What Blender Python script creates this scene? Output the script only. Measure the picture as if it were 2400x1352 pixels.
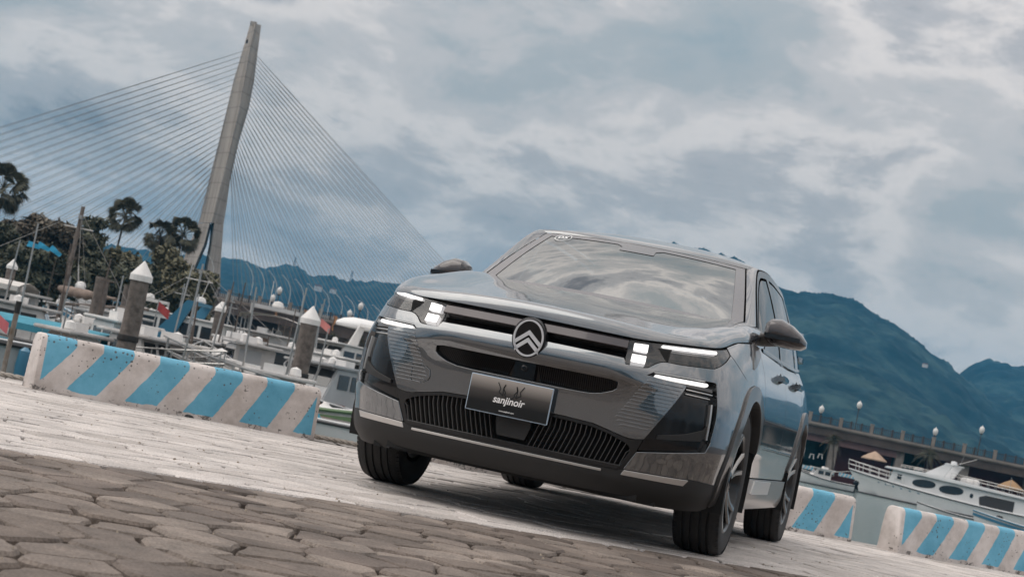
import bpy, math, random
import numpy as np
from mathutils import Vector, Matrix
from mathutils.geometry import delaunay_2d_cdt
for o in list(bpy.data.objects): bpy.data.objects.remove(o, do_unlink=True)
scene = bpy.context.scene
COL = scene.collection
R = math.radians
rnd = random.Random(7)
# ------------------------------------------------------------------ camera
cam_d = bpy.data.cameras.new('camera'); cam = bpy.data.objects.new('camera', cam_d); COL.objects.link(cam)
CP = Vector((8.5951, 1.9946, 0.5286))
CR = Vector((-0.24853, 0.94676, 0.20465)); CU = Vector((0.11363, -0.18155, 0.97679)); CF = Vector((-0.96194, -0.26604, 0.06310))
CF.normalize(); CR = (CR - CF*CR.dot(CF)).normalized(); CU = CR.cross(CF)
cam.matrix_world = Matrix(((CR.x,CU.x,-CF.x,CP.x),(CR.y,CU.y,-CF.y,CP.y),(CR.z,CU.z,-CF.z,CP.z),(0,0,0,1)))
cam_d.sensor_width = 36; cam_d.lens = 61.725; cam_d.clip_start = .1; cam_d.clip_end = 20000
cam_d.dof.use_dof = True; cam_d.dof.focus_distance = 8.0; cam_d.dof.aperture_fstop = 9
scene.camera = cam
FPX = 4115.0
def at(px, py, d):
    """world point of the photograph's pixel (2400 wide) at distance d along the view axis"""
    px = float(px); py = float(py); d = float(d)
    return CP + d*(CF + (px-1200)/FPX*CR + (676-py)/FPX*CU)
def at_z(px, py, z):
    v = CF + (px-1200)/FPX*CR + (676-py)/FPX*CU
    return CP + v*((z-CP.z)/v.z)
# ------------------------------------------------------------------ sky, sun, exposure
SUN_DIR = Vector((.22,-.60,.77)).normalized()
world = bpy.data.worlds.new('World'); scene.world = world; world.use_nodes = True
SKY_OFF = (8.1, 3.3, .9)
def build_world():
    nt = world.node_tree; nt.nodes.clear(); N = nt.nodes; L = nt.links
    out = N.new('ShaderNodeOutputWorld'); bg = N.new('ShaderNodeBackground'); bg.inputs['Strength'].default_value = .1
    sky = N.new('ShaderNodeTexSky'); sky.sky_type = 'NISHITA'; sky.sun_disc = False
    sky.sun_elevation = math.asin(SUN_DIR.z); sky.sun_rotation = math.atan2(SUN_DIR.x, SUN_DIR.y)
    sky.air_density = 1.2; sky.dust_density = 2.0; sky.ozone_density = 2.0
    tc = N.new('ShaderNodeTexCoord'); sep = N.new('ShaderNodeSeparateXYZ'); L.new(tc.outputs['Generated'], sep.inputs[0])
    def M(op, a, b=None, c=None, clamp=False):
        n = N.new('ShaderNodeMath'); n.operation = op; n.use_clamp = clamp
        for i, v in enumerate((a, b, c)):
            if v is None: continue
            if isinstance(v, (int, float)): n.inputs[i].default_value = v
            else: L.new(v, n.inputs[i])
        return n.outputs[0]
    z = M('MAXIMUM', sep.outputs[2], 0.0)
    comb = N.new('ShaderNodeCombineXYZ'); L.new(sep.outputs[0], comb.inputs[0]); L.new(sep.outputs[1], comb.inputs[1]); L.new(M('MULTIPLY', sep.outputs[2], 2.3), comb.inputs[2])
    def noise(scale, detail, rough, off, dist=0.0, lac=2.0):
        mp = N.new('ShaderNodeMapping'); mp.inputs['Location'].default_value = off
        L.new(comb.outputs[0], mp.inputs[0])
        n = N.new('ShaderNodeTexNoise'); n.inputs['Scale'].default_value = scale; n.inputs['Detail'].default_value = detail
        n.inputs['Roughness'].default_value = rough; n.inputs['Distortion'].default_value = dist; n.inputs['Lacunarity'].default_value = lac
        L.new(mp.outputs[0], n.inputs['Vector']); return n.outputs[0]
    def ramp(v, stops):
        r = N.new('ShaderNodeValToRGB'); e = r.color_ramp.elements; r.color_ramp.interpolation = 'EASE'
        e[0].position, e[0].color = stops[0][0], (*stops[0][1], 1); e[1].position, e[1].color = stops[-1][0], (*stops[-1][1], 1)
        for p, c in stops[1:-1]:
            x = e.new(p); x.color = (*c, 1)
        L.new(v, r.inputs[0]); return r.outputs[0]
    big = noise(2.6, 4, .5, SKY_OFF, .12)
    fine = noise(6.5, 10, .63, (7.3, 4.2, 1.1), .16)
    dens = M('ADD', M('MULTIPLY', big, .55), M('MULTIPLY', fine, .45))
    K = 9.5
    ccol = ramp(dens, [(.34, tuple(K*v for v in (.270,.325,.345))), (.43, tuple(K*v for v in (.385,.395,.390))), (.480, tuple(K*v for v in (.520,.490,.468))),
                       (.520, tuple(K*v for v in (.690,.630,.585))), (.570, tuple(K*v for v in (.430,.410,.402))), (.64, tuple(K*v for v in (.190,.192,.205)))])
    # overcast sky: brighter towards the zenith (CIE overcast)
    g = M('ADD', M('MULTIPLY', M('POWER', z, 1.35), 1.75), .84)
    mul = N.new('ShaderNodeMix'); mul.data_type = 'RGBA'; mul.blend_type = 'MULTIPLY'; mul.inputs['Factor'].default_value = 1
    gc = N.new('ShaderNodeCombineColor'); [L.new(g, gc.inputs[i]) for i in range(3)]
    L.new(ccol, mul.inputs['A']); L.new(gc.outputs[0], mul.inputs['B'])
    mix = N.new('ShaderNodeMix'); mix.data_type = 'RGBA'; mix.inputs['Factor'].default_value = .86
    L.new(sky.outputs[0], mix.inputs['A']); L.new(mul.outputs['Result'], mix.inputs['B'])
    L.new(mix.outputs['Result'], bg.inputs['Color']); L.new(bg.outputs[0], out.inputs[0])
build_world()
sd = bpy.data.lights.new('sun', 'SUN'); sd.energy = 1.15; sd.angle = R(64); sd.color = (1, .95, .88)
so = bpy.data.objects.new('sun', sd); COL.objects.link(so); so.rotation_euler = SUN_DIR.to_track_quat('Z', 'Y').to_euler()
scene.view_settings.view_transform = 'Standard'; scene.view_settings.look = 'None'
scene.view_settings.exposure = 0.32; scene.view_settings.gamma = 1.0; scene.view_settings.use_curve_mapping = False
scene.render.engine = 'CYCLES'
# ------------------------------------------------------------------ helpers
MATS = {}
def mat(name, col, rough=.6, metal=0., coat=0., ior=1.5, var=0., vscale=3., bump=0., bscale=40., emit=None, coat_ior=None, spec=None, dark=None, coat_rough=.03):
    if name in MATS: return MATS[name]
    m = bpy.data.materials.new(name); m.use_nodes = True; nt = m.node_tree; b = nt.nodes['Principled BSDF']; L = nt.links
    b.inputs['Base Color'].default_value = (*col, 1); b.inputs['Roughness'].default_value = rough; b.inputs['Metallic'].default_value = metal
    b.inputs['IOR'].default_value = ior; b.inputs['Coat Weight'].default_value = coat; b.inputs['Coat Roughness'].default_value = coat_rough
    if coat_ior: b.inputs['Coat IOR'].default_value = coat_ior
    if spec is not None: b.inputs['Specular IOR Level'].default_value = spec
    if emit: b.inputs['Emission Color'].default_value = (*emit[0], 1); b.inputs['Emission Strength'].default_value = emit[1]
    if var or bump:
        tc = nt.nodes.new('ShaderNodeTexCoord')
    if var:
        n = nt.nodes.new('ShaderNodeTexNoise'); n.inputs['Scale'].default_value = vscale; n.inputs['Detail'].default_value = 6; n.inputs['Roughness'].default_value = .65
        L.new(tc.outputs['Object'], n.inputs['Vector'])
        r = nt.nodes.new('ShaderNodeValToRGB'); e = r.color_ramp.elements
        dk = dark if dark else tuple(c*(1-var) for c in col); lt = tuple(min(1, c*(1+var*.7)) for c in col)
        e[0].position = .33; e[0].color = (*dk, 1); e[1].position = .68; e[1].color = (*lt, 1)
        L.new(n.outputs[0], r.inputs[0]); L.new(r.outputs[0], b.inputs['Base Color'])
    if bump:
        n2 = nt.nodes.new('ShaderNodeTexNoise'); n2.inputs['Scale'].default_value = bscale; n2.inputs['Detail'].default_value = 4
        L.new(tc.outputs['Object'], n2.inputs['Vector'])
        bp = nt.nodes.new('ShaderNodeBump'); bp.inputs['Strength'].default_value = bump; bp.inputs['Distance'].default_value = .02
        L.new(n2.outputs[0], bp.inputs['Height']); L.new(bp.outputs[0], b.inputs['Normal'])
    MATS[name] = m; return m
def link(o, parent=None):
    COL.objects.link(o)
    if parent is not None: o.parent = parent
    return o
def tag(o, label=None, cat=None, group=None, kind=None):
    if label: o['label'] = label
    if cat: o['category'] = cat
    if group: o['group'] = group
    if kind: o['kind'] = kind
    return o
def empty(name, loc, label, cat, group=None, rz=0):
    o = bpy.data.objects.new(name, None); o.location = loc; o.rotation_euler = (0, 0, rz); o.empty_display_size = .1
    link(o); return tag(o, label, cat, group)
def mesh(name, V, F, m=None, parent=None, smooth=False, normals=None):
    me = bpy.data.meshes.new(name)
    me.from_pydata([tuple(map(float, v)) for v in V], [], [tuple(map(int, f)) for f in F]); 
    if m is not None:
        for mm in (m if isinstance(m, (list, tuple)) else [m]): me.materials.append(mm)
    if smooth: me.polygons.foreach_set('use_smooth', [True]*len(me.polygons))
    me.update()
    if normals is not None: me.normals_split_custom_set_from_vertices([tuple(n) for n in normals])
    return link(bpy.data.objects.new(name, me), parent)
class MB:
    """collects simple solids, builds ONE mesh"""
    def __init__(s): s.V = []; s.F = []; s.M = []; s.m = 0; s.T = None
    def _add(s, V, F):
        b = len(s.V)
        if s.T is not None: V = [s.T @ Vector(v) for v in V]
        s.V += [tuple(v) for v in V]; s.F += [tuple(i+b for i in f) for f in F]; s.M += [s.m]*len(F)
    def box(s, c, d, rz=0, top=None):
        x, y, z = d[0]/2, d[1]/2, d[2]/2; tx, ty = (x, y) if top is None else (top[0]/2, top[1]/2)
        P = [(-x,-y,-z),(x,-y,-z),(x,y,-z),(-x,y,-z),(-tx,-ty,z),(tx,-ty,z),(tx,ty,z),(-tx,ty,z)]
        cs, sn = math.cos(rz), math.sin(rz)
        s._add([(c[0]+p[0]*cs-p[1]*sn, c[1]+p[0]*sn+p[1]*cs, c[2]+p[2]) for p in P],
               [(0,3,2,1),(4,5,6,7),(0,1,5,4),(1,2,6,5),(2,3,7,6),(3,0,4,7)]); return s
    def tube(s, pts, r, n=8, cap=True):
        pts = [Vector(p) for p in pts]; rr = r if isinstance(r, (list, tuple)) else [r]*len(pts)
        V = []; F = []; up = None
        for i, p in enumerate(pts):
            t = (pts[min(i+1, len(pts)-1)]-pts[max(i-1, 0)]).normalized()
            if up is None: up = Vector((0,0,1)) if abs(t.z) < .9 else Vector((1,0,0))
            a = t.cross(up).normalized(); b = t.cross(a); up = -b if False else up
            for k in range(n):
                an = 2*math.pi*k/n; V.append(p+(a*math.cos(an)+b*math.sin(an))*rr[i])
        for i in range(len(pts)-1):
            for k in range(n): F.append((i*n+k, i*n+(k+1)%n, (i+1)*n+(k+1)%n, (i+1)*n+k))
        if cap: F.append(tuple(range(n-1, -1, -1))); F.append(tuple((len(pts)-1)*n+k for k in range(n)))
        s._add(V, F); return s
    def lathe(s, prof, c=(0,0,0), n=16, axis='z', cap=True):
        V = []; F = []
        for (r, h) in prof:
            for k in range(n):
                a = 2*math.pi*k/n; u, w = r*math.cos(a), r*math.sin(a)
                V.append({'z':(c[0]+u,c[1]+w,c[2]+h),'y':(c[0]+w,c[1]+h,c[2]+u),'x':(c[0]+h,c[1]+u,c[2]+w)}[axis])
        for i in range(len(prof)-1):
            for k in range(n): F.append((i*n+k, i*n+(k+1)%n, (i+1)*n+(k+1)%n, (i+1)*n+k))
        if cap: F.append(tuple(range(n-1, -1, -1))); F.append(tuple((len(prof)-1)*n+k for k in range(n)))
        s._add(V, F); return s
    def prism(s, poly, h0, h1, ax='z'):
        n = len(poly)
        f = {'z':lambda u,v,h:(u,v,h),'y':lambda u,v,h:(u,h,v),'x':lambda u,v,h:(h,u,v)}[ax]
        s._add([f(u,v,h0) for u,v in poly]+[f(u,v,h1) for u,v in poly],
               [tuple(range(n-1,-1,-1)), tuple(range(n,2*n))]+[(i,(i+1)%n,n+(i+1)%n,n+i) for i in range(n)]); return s
    def loft(s, rows, closed=False, cap=False):
        n = len(rows[0]); V = [p for r in rows for p in r]; F = []
        for i in range(len(rows)-1):
            for k in range(n if closed else n-1): F.append((i*n+k, i*n+(k+1)%n, (i+1)*n+(k+1)%n, (i+1)*n+k))
        if cap: F.append(tuple(range(n-1,-1,-1))); F.append(tuple((len(rows)-1)*n+k for k in range(n)))
        s._add(V, F); return s
    def face(s, P): s._add(P, [tuple(range(len(P)))]); return s
    def build(s, name, m, parent=None, smooth=False, bevel=0, sharp=40):
        o = mesh(name, s.V, s.F, m, parent, False)
        if isinstance(m, (list, tuple)): o.data.polygons.foreach_set('material_index', s.M)
        import bmesh
        bm = bmesh.new(); bm.from_mesh(o.data); bmesh.ops.recalc_face_normals(bm, faces=bm.faces)
        if bevel:
            bmesh.ops.bevel(bm, geom=[e for e in bm.edges if len(e.link_faces) == 2 and e.calc_face_angle(0) > R(30)], offset=bevel, segments=2, affect='EDGES', clamp_overlap=True)
        if smooth:
            for f in bm.faces: f.smooth = True
            for e in bm.edges:
                if len(e.link_faces) == 2 and e.calc_face_angle(0) > R(sharp): e.smooth = False
        bm.to_mesh(o.data); bm.free(); return o
def copy_tree(o, parent=None):
    c = o.copy(); COL.objects.link(c)
    if parent is not None: c.parent = parent
    for ch in o.children: copy_tree(ch, c)
    return c
def mono(xs,ys):
    xs=np.array(xs,float);ys=np.array(ys,float)
    h=np.diff(xs);d=np.diff(ys)/h
    m=np.zeros_like(xs);m[0]=d[0];m[-1]=d[-1]
    for i in range(1,len(xs)-1):
        if d[i-1]*d[i]>0:
            w1=2*h[i]+h[i-1];w2=h[i]+2*h[i-1]
            m[i]=(w1+w2)/(w1/d[i-1]+w2/d[i])
    def f(x):
        x=np.clip(np.asarray(x,float),xs[0],xs[-1])
        i=np.clip(np.searchsorted(xs,x,side='right')-1,0,len(h)-1)
        t=(x-xs[i])/h[i];t2=t*t;t3=t2*t
        return ys[i]*(2*t3-3*t2+1)+h[i]*m[i]*(t3-2*t2+t)+ys[i+1]*(-2*t3+3*t2)+h[i]*m[i+1]*(t3-t2)
    return f
def sm(a,b,x):
    t=np.clip((np.asarray(x,float)-a)/(b-a),0,1);return t*t*(3-2*t)
# plan curve (reference, widest) from front centre to rear centre: x,y
_pl=np.array([(.930,0),(.927,.15),(.917,.30),(.898,.44),(.868,.57),(.826,.68),(.775,.76),(.712,.82),(.635,.868),(.54,.903),(.42,.928),(.28,.942),(.1,.946),(-.4,.946),(-1.0,.945),(-1.6,.944),(-2.2,.943),(-2.7,.942),(-3.05,.93),(-3.3,.90),(-3.5,.84),(-3.62,.74),(-3.69,.55),(-3.72,.3),(-3.725,0)])
def _cr(P,n=24):
    out=[]
    for i in range(len(P)-1):
        p0=P[i-1] if i>0 else np.array([P[1][0],-P[1][1]]);p1=P[i];p2=P[i+1]
        p3=P[i+2] if i+2<len(P) else np.array([P[-2][0],-P[-2][1]])
        t0=0;t1=np.linalg.norm(p1-p0)**.5;t2=t1+np.linalg.norm(p2-p1)**.5;t3=t2+np.linalg.norm(p3-p2)**.5
        for k in range(n):
            t=t1+(t2-t1)*k/n
            A1=(t1-t)/(t1-t0)*p0+(t-t0)/(t1-t0)*p1
            A2=(t2-t)/(t2-t1)*p1+(t-t1)/(t2-t1)*p2
            A3=(t3-t)/(t3-t2)*p2+(t-t2)/(t3-t2)*p3
            B1=(t2-t)/(t2-t0)*A1+(t-t0)/(t2-t0)*A2
            B2=(t3-t)/(t3-t1)*A2+(t-t1)/(t3-t1)*A3
            out.append((t2-t)/(t2-t1)*B1+(t-t1)/(t2-t1)*B2)
    out.append(P[-1]);return np.array(out)
_pc=_cr(_pl);_ps=np.concatenate([[0],np.cumsum(np.linalg.norm(np.diff(_pc,axis=0),axis=1))])
SMAX=_ps[-1]
def plan(s):
    a=np.abs(s);sg=np.where(np.asarray(s)<0,-1.,1.)
    x=np.interp(a,_ps,_pc[:,0]);y=np.interp(a,_ps,_pc[:,1])
    h=.03
    x1=np.interp(a+h,_ps,_pc[:,0]);y1=np.interp(a+h,_ps,_pc[:,1])
    x0=np.where(a>h,np.interp(np.abs(a-h),_ps,_pc[:,0]),np.interp(np.abs(a-h),_ps,_pc[:,0]))
    y0=np.where(a>h,1,-1)*np.interp(np.abs(a-h),_ps,_pc[:,1])
    tx=x1-x0;ty=y1-y0;L=np.hypot(tx,ty)+1e-9
    return x,y*sg,ty/L,-tx/L*sg
e_c=mono([.15,.19,.22,.26,.30,.45,.62,.70,.745,.775,.80,.83,.86,.90,.93,.97,1.02],[.22,.13,.075,.045,.03,.025,.022,.014,.0,.0,.008,.03,.045,.05,.052,.07,.12])
e_k=mono([.15,.19,.22,.28,.38,.5,.6,.69,.77,.85,.92,.98,1.04],[.17,.10,.068,.032,.016,.0,.0,.006,.026,.054,.086,.13,.20])
e_s=mono([.15,.19,.22,.28,.36,.45,.55,.64,.72,.78,.85,.92,.98,1.04,1.1],[.12,.075,.05,.03,.025,.02,.004,.0,.0,.006,.016,.034,.056,.085,.12])
def inset(s,z):
    a=np.abs(s)
    w1=sm(.35,.80,a);w2=sm(1.05,1.75,a)
    return (e_c(z)*(1-w1)+e_k(z)*w1)*(1-w2)+e_s(z)*w2
def S(s,z,off=0.):
    x,y,nx,ny=plan(s)
    e=inset(s,z)-off
    return np.stack([x-nx*e,y-ny*e,np.broadcast_to(z,np.shape(x))+0*x],-1)
# ------------------------------------------------------------------ the car (x forward, y to its left, z up)
M_PAINT = mat('car_paint', (.122,.133,.144), .19, .86, 1.0, var=.08, vscale=1400, coat_ior=2.2)
M_GBLK = mat('gloss_black', (.007,.007,.008), .12, 0, 0)
M_FRAME = mat('grille_black', (.012,.011,.011), .32)
M_PLAS = mat('dark_plastic', (.017,.016,.0155), .55, var=.15, vscale=300, bump=.08, bscale=900)
M_CLAD = mat('cladding', (.060,.056,.054), .32, 0, .5, var=.1, vscale=200)
M_SILV = mat('satin_silver', (.62,.60,.58), .28, .85)
M_LINER = mat('liner_black', (.010,.010,.010), .8)
M_RUBB = mat('rubber', (.022,.021,.021), .72, var=.25, vscale=60, bump=.15, bscale=300)
M_LAMP = mat('lamp_white', (.9,.9,.9), .3, emit=((1,.97,.94), .78))
M_CHROM = mat('chrome', (.75,.75,.76), .12, 1.0)
M_BADGE = mat('badge_silver', (.66,.66,.68), .35, .2)
M_BAR = mat('bar_satin', (.055,.047,.050), .25, .5, .6)
def glass_mat(name, tint, ior, refl):
    m = bpy.data.materials.new(name); m.use_nodes = True; nt = m.node_tree; nt.nodes.clear(); L = nt.links
    o = nt.nodes.new('ShaderNodeOutputMaterial'); mx = nt.nodes.new('ShaderNodeMixShader'); t = nt.nodes.new('ShaderNodeBsdfTransparent'); g = nt.nodes.new('ShaderNodeBsdfGlossy')
    f = nt.nodes.new('ShaderNodeFresnel'); f.inputs['IOR'].default_value = ior
    t.inputs[0].default_value = (*tint, 1); g.inputs['Roughness'].default_value = .012; g.inputs[0].default_value = (*refl, 1)
    tc = nt.nodes.new('ShaderNodeTexCoord'); n = nt.nodes.new('ShaderNodeTexNoise'); n.inputs['Scale'].default_value = 3.2; n.inputs['Detail'].default_value = 1
    b = nt.nodes.new('ShaderNodeBump'); b.inputs['Strength'].default_value = .006; b.inputs['Distance'].default_value = .05
    L.new(tc.outputs['Object'], n.inputs['Vector']); L.new(n.outputs[0], b.inputs['Height']); L.new(b.outputs[0], g.inputs['Normal'])
    L.new(f.outputs[0], mx.inputs[0]); L.new(t.outputs[0], mx.inputs[1]); L.new(g.outputs[0], mx.inputs[2]); L.new(mx.outputs[0], o.inputs[0])
    MATS[name] = m; return m
M_GLASS = glass_mat('windscreen_glass', (.16,.19,.19), 4.2, (.90,.93,.93))
M_SGLASS = glass_mat('side_glass', (.06,.065,.065), 3.2, (.9,.92,.93))
M_LENS = glass_mat('lamp_lens', (.42,.42,.44), 1.75, (1,1,1))
M_SMOKE = glass_mat('smoked_lens', (.05,.05,.05), 1.7, (1,1,1))
car = empty('parked_car', (0,0,0), 'dark grey SUV with lit white headlights and a black front plate parked on the pavers', 'car')
def inpoly(P, poly):
    x, y = P[:,0], P[:,1]; r = np.zeros(len(P), bool); n = len(poly)
    for i in range(n):
        x1, y1 = poly[i]; x2, y2 = poly[(i+1)%n]
        if y1 == y2: continue
        c = ((y1 > y) != (y2 > y)) & (x < (x2-x1)*(y-y1)/(y2-y1)+x1); r ^= c
    return r
def dens(poly, step):
    out = []
    n = len(poly)
    for i in range(n):
        a = np.array(poly[i], float); b = np.array(poly[(i+1)%n], float); k = max(1, int(np.ceil(np.linalg.norm(b-a)/step)))
        for j in range(k): out.append(tuple(a+(b-a)*j/k))
    return out
def snormal(s, z, surf):
    h = 2e-3
    a = surf(s+h, z)-surf(s-h, z); b = surf(s, z+h)-surf(s, z-h)
    n = np.cross(a, b); return n/(np.linalg.norm(n, axis=1)[:,None]+1e-12)
def panel(name, outer, m, holes=(), off=0., depth=.02, grid=.03, surf=S, parent=None, rim=True, round_=.0025):
    """a body panel: the outline (and holes) laid out on the body surface, meshed, with its edges turned in"""
    loops = [dens(outer, grid)]+[dens(h, grid) for h in holes]
    P = []; E = []; LI = []
    for lp in loops:
        b = len(P); n = len(lp); P += lp; E += [(b+i, b+(i+1)%n) for i in range(n)]; LI.append([b+i for i in range(n)])
    A = np.array(P); lo = A.min(0); hi = A.max(0)
    gx, gz = np.meshgrid(np.arange(lo[0]+grid*.5, hi[0], grid), np.arange(lo[1]+grid*.37, hi[1], grid)); G = np.stack([gx.ravel(), gz.ravel()], 1)
    k = inpoly(G, outer)
    for h in holes: k &= ~inpoly(G, h)
    G = G[k]
    if len(G):
        keep = np.ones(len(G), bool)
        for i in range(0, len(G), 2000):
            d = np.min(np.linalg.norm(G[i:i+2000,None,:]-A[None], axis=2), axis=1); keep[i:i+2000] = d > grid*.45
        G = G[keep]
    allp = [Vector(q) for q in P]+[Vector(q) for q in G]
    v2, e2, f2, ov, oe, of = delaunay_2d_cdt(allp, E, [], 0, 1e-6)
    V2 = np.array([tuple(v) for v in v2]); F = [tuple(f) for f in f2]
    C = np.array([V2[list(f)].mean(0) for f in F]); k = inpoly(C, outer)
    for h in holes: k &= ~inpoly(C, h)
    F = [f for f, q in zip(F, k) if q]
    used = sorted({i for f in F for i in f}); mp = {u: i for i, u in enumerate(used)}
    V2 = V2[used]; F = [tuple(mp[i] for i in f) for f in F]
    s, z = V2[:,0], V2[:,1]
    W = surf(s, z); Nn = snormal(s, z, surf)
    # orient outwards
    sgn = 1
    W = W+Nn*off
    # boundary edges
    cnt = {}
    for f in F:
        for i in range(3):
            a, b = f[i], f[(i+1)%3]; cnt[(a,b)] = 1
    bd = [(a,b) for (a,b) in cnt if (b,a) not in cnt]
    V = [tuple(w) for w in W]; NV = [tuple(n) for n in Nn]; FF = list(F)
    if rim:
        for a, b in bd:
            t = W[b]-W[a]; t = t/(np.linalg.norm(t)+1e-12)
            o1 = np.cross(t, Nn[a]); o1 /= (np.linalg.norm(o1)+1e-12)
            q = len(V)
            for w, n_, dd in ((W[a],Nn[a],0),(W[b],Nn[b],0),(W[b],Nn[b],round_),(W[a],Nn[a],round_)):
                V.append(tuple(w-n_*dd+(o1*round_*.6 if dd else 0))); NV.append(tuple((n_+o1*(1.2 if dd else .1))/1.0))
            FF.append((q+1, q, q+3, q+2))
            q = len(V)
            for w, n_, dd in ((W[a],Nn[a],round_),(W[b],Nn[b],round_),(W[b],Nn[b],depth),(W[a],Nn[a],depth)):
                V.append(tuple(w-n_*dd+o1*round_*.6)); NV.append(tuple(o1))
            FF.append((q+1, q, q+3, q+2))
    NV = [tuple(np.array(n)/(np.linalg.norm(n)+1e-12)) for n in NV]
    return mesh(name, V, FF, m, car if parent is None else parent, True, NV)
def mir(poly): return [(-a, b) for a, b in reversed(poly)]
def both(name, poly, m, **k):
    return [panel(name, poly, m, **k), panel(name, mir(poly), m, **{**k, 'holes':[mir(h) for h in k.get('holes', ())]})]
def xs_inv(x):  # arc length on the car's left side at which plan x is reached
    i = np.arange(len(_ps)); return float(np.interp(-x, -_pc[:,0], _ps))
def arcpts(xc, zc, r, a0, a1, n=24):
    out = []
    for k in range(n+1):
        a = R(a0+(a1-a0)*k/n); out.append((xs_inv(xc+r*math.cos(a)), zc+r*math.sin(a)))
    return out
ZW = .362
# upper bumper skin
half = [(.44,.824),(.452,.797),(.541,.797),(.56,.802),(.59,.825),(.615,.838),(.641,.843),(.727,.845),(.917,.859),(.952,.863),(1.026,.883),(1.114,.911),(1.207,.946),(1.30,.895),(1.385,.86)]
arcF = arcpts(0, ZW, .485, 66, 178, 3)  # unused guard
arch_front = []
for k in range(15):
    a = R(80-82*k/14); arch_front.append((xs_inv(0+.487*math.cos(a)), ZW+.487*math.sin(a)))
low = [(.915,.352),(.540,.340),(.582,.423),(.925,.482),(.949,.532),(.958,.644),(.955,.728),(.955,.795),(.943,.803),(.930,.803),(.590,.793),(.555,.768),(.750,.760),(.752,.753),(.600,.488),(.56,.480),(.52,.481),(.457,.494),(.367,.513),(.226,.519)]
right = half+arch_front+low
bump_outer = [(0,.828)]+right+[(0,.519)]+mir(right)
slot = [(-.436,.714),(-.40,.719),(.40,.719),(.436,.714),(.440,.706),(.438,.683),(.422,.669),(.372,.648),(.32,.638),(.24,.635),(-.24,.635),(-.32,.638),(-.372,.648),(-.422,.669),(-.438,.683),(-.440,.706)]
flap = [(-.540,.603),(-.470,.606),(-.452,.595),(-.444,.568),(-.450,.550),(-.471,.538),(-.520,.533),(-.535,.540)]
flap_h = [(-.546,.609),(-.468,.612),(-.447,.599),(-.438,.568),(-.445,.546),(-.469,.532),(-.521,.527),(-.541,.536)]
bumper = panel('front_bumper', bump_outer, M_PAINT, holes=[slot, flap_h], depth=.05, grid=.028)
panel('tow_cover', flap, M_PAINT, grid=.03, parent=bumper)
# dark liner behind every opening
panel('bumper_backing', [(-1.16,.25),(1.16,.25),(1.16,.93),(.4,.93),(-.4,.93),(-1.16,.93)], M_LINER, off=-.055, rim=False, grid=.06)
# ribs
dz = .0167
def diag_s(z): return .598+(z-.488)*(.752-.598)/(.753-.488)-.012
for k in range(14):
    z = .7475-k*dz
    s0 = float(np.interp(z, [.51,.561,.747,.76], [.50,.455,.562,.56])); s1 = diag_s(z)
    if s1-s0 < .03: continue
    q = [(s0,z-.0028),(s1,z-.0028),(s1,z+.0028),(s0+.004,z+.0028)]
    both('bumper_rib', q, M_PAINT, off=.005, depth=.006, grid=.04, round_=.0015)
# slot mesh: diagonal blades
panel('slot_surround', [(-.46,.715),(.46,.715),(.46,.69),(.44,.66),(.33,.632),(-.33,.632),(-.44,.66),(-.46,.69)], M_GBLK, off=-.045, rim=False)
def slot_blades():
    mb = MB()
    for sg in (1,-1):
        for k in range(44):
            s0 = sg*(.055+k*.0092); z0, z1 = .640, .722
            a = S(np.array([s0, s0+sg*.028]), np.array([z1, z0]), -.032)
            w = .0016
            mb._add([a[0]+[0,-w,0], a[0]+[0,w,0], a[1]+[0,w,0], a[1]+[0,-w,0], a[0]+[-.012,-w,0], a[0]+[-.012,w,0], a[1]+[-.012,w,0], a[1]+[-.012,-w,0]],
                    [(0,1,2,3),(0,4,5,1),(3,2,6,7),(0,3,7,4),(1,5,6,2)])
    mb.box((.885,0,.68),(.02,.1,.085))
    mb.lathe([(.0,.0),(.014,.0),(.014,.012),(.009,.014),(0,.014)], c=(.893,-.0,.69), axis='x', n=16, cap=False)
    o = mb.build('slot_grille', M_GBLK, car); o['kind'] = 'stuff'; return o
slot_blades()
# lower grille frame and slats
frame = [(-.226,.513),(.226,.513),(.367,.507),(.457,.488),(.52,.475),(.56,.474),(.596,.483),(.576,.422),(.532,.338),(.52,.334),(-.52,.334),(-.532,.338),(-.576,.422),(-.596,.483),(-.56,.474),(-.52,.475),(-.457,.488),(-.367,.507)]
gh = [(-.226,.502),(.226,.502),(.36,.496),(.45,.478),(.51,.460),(.543,.444),(.554,.424),(.520,.350),(-.520,.350),(-.554,.424),(-.543,.444),(-.51,.460),(-.45,.478),(-.36,.496)]
panel('grille_frame', frame, M_FRAME, holes=[gh], off=-.004, depth=.04, grid=.025)
def slat(sg, k):
    s0 = .086+k*.0238
    st = s0+.018 if k < 16 else s0
    zt = float(np.interp(s0+.036, [.0,.226,.36,.45,.51,.543,.554], [.502,.502,.496,.478,.460,.444,.424]))
    pts = [(s0+.036, min(.498, zt)),(s0+.034,min(.455, zt-.006)),(s0+.022,.415),(s0+.0,.348)]
    V = []; F = []
    w = .0014
    for (s_, z_) in pts:
        a = S(np.array([sg*s_]), np.array([z_]), -.007)[0]; b = S(np.array([sg*s_]), np.array([z_]), -.045)[0]
        V += [a+[0,-w,0], a+[0,w,0], b+[0,w,0], b+[0,-w,0]]
    for i in range(len(pts)-1):
        for j in range(4): F.append((i*4+j, i*4+(j+1)%4, (i+1)*4+(j+1)%4, (i+1)*4+j))
    o = mesh('grille_slat', V, F, M_SLAT, car)
M_SLAT = mat('slat_plastic', (.075,.070,.068), .35, coat=.3)
for k in range(19):
    for sg in (1,-1): slat(sg, k)
panel('radar_cover', [(-.082,.50),(.082,.50),(.082,.43),(.065,.372),(-.065,.372),(-.082,.43)], M_PLAS, off=-.006, depth=.04)
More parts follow.
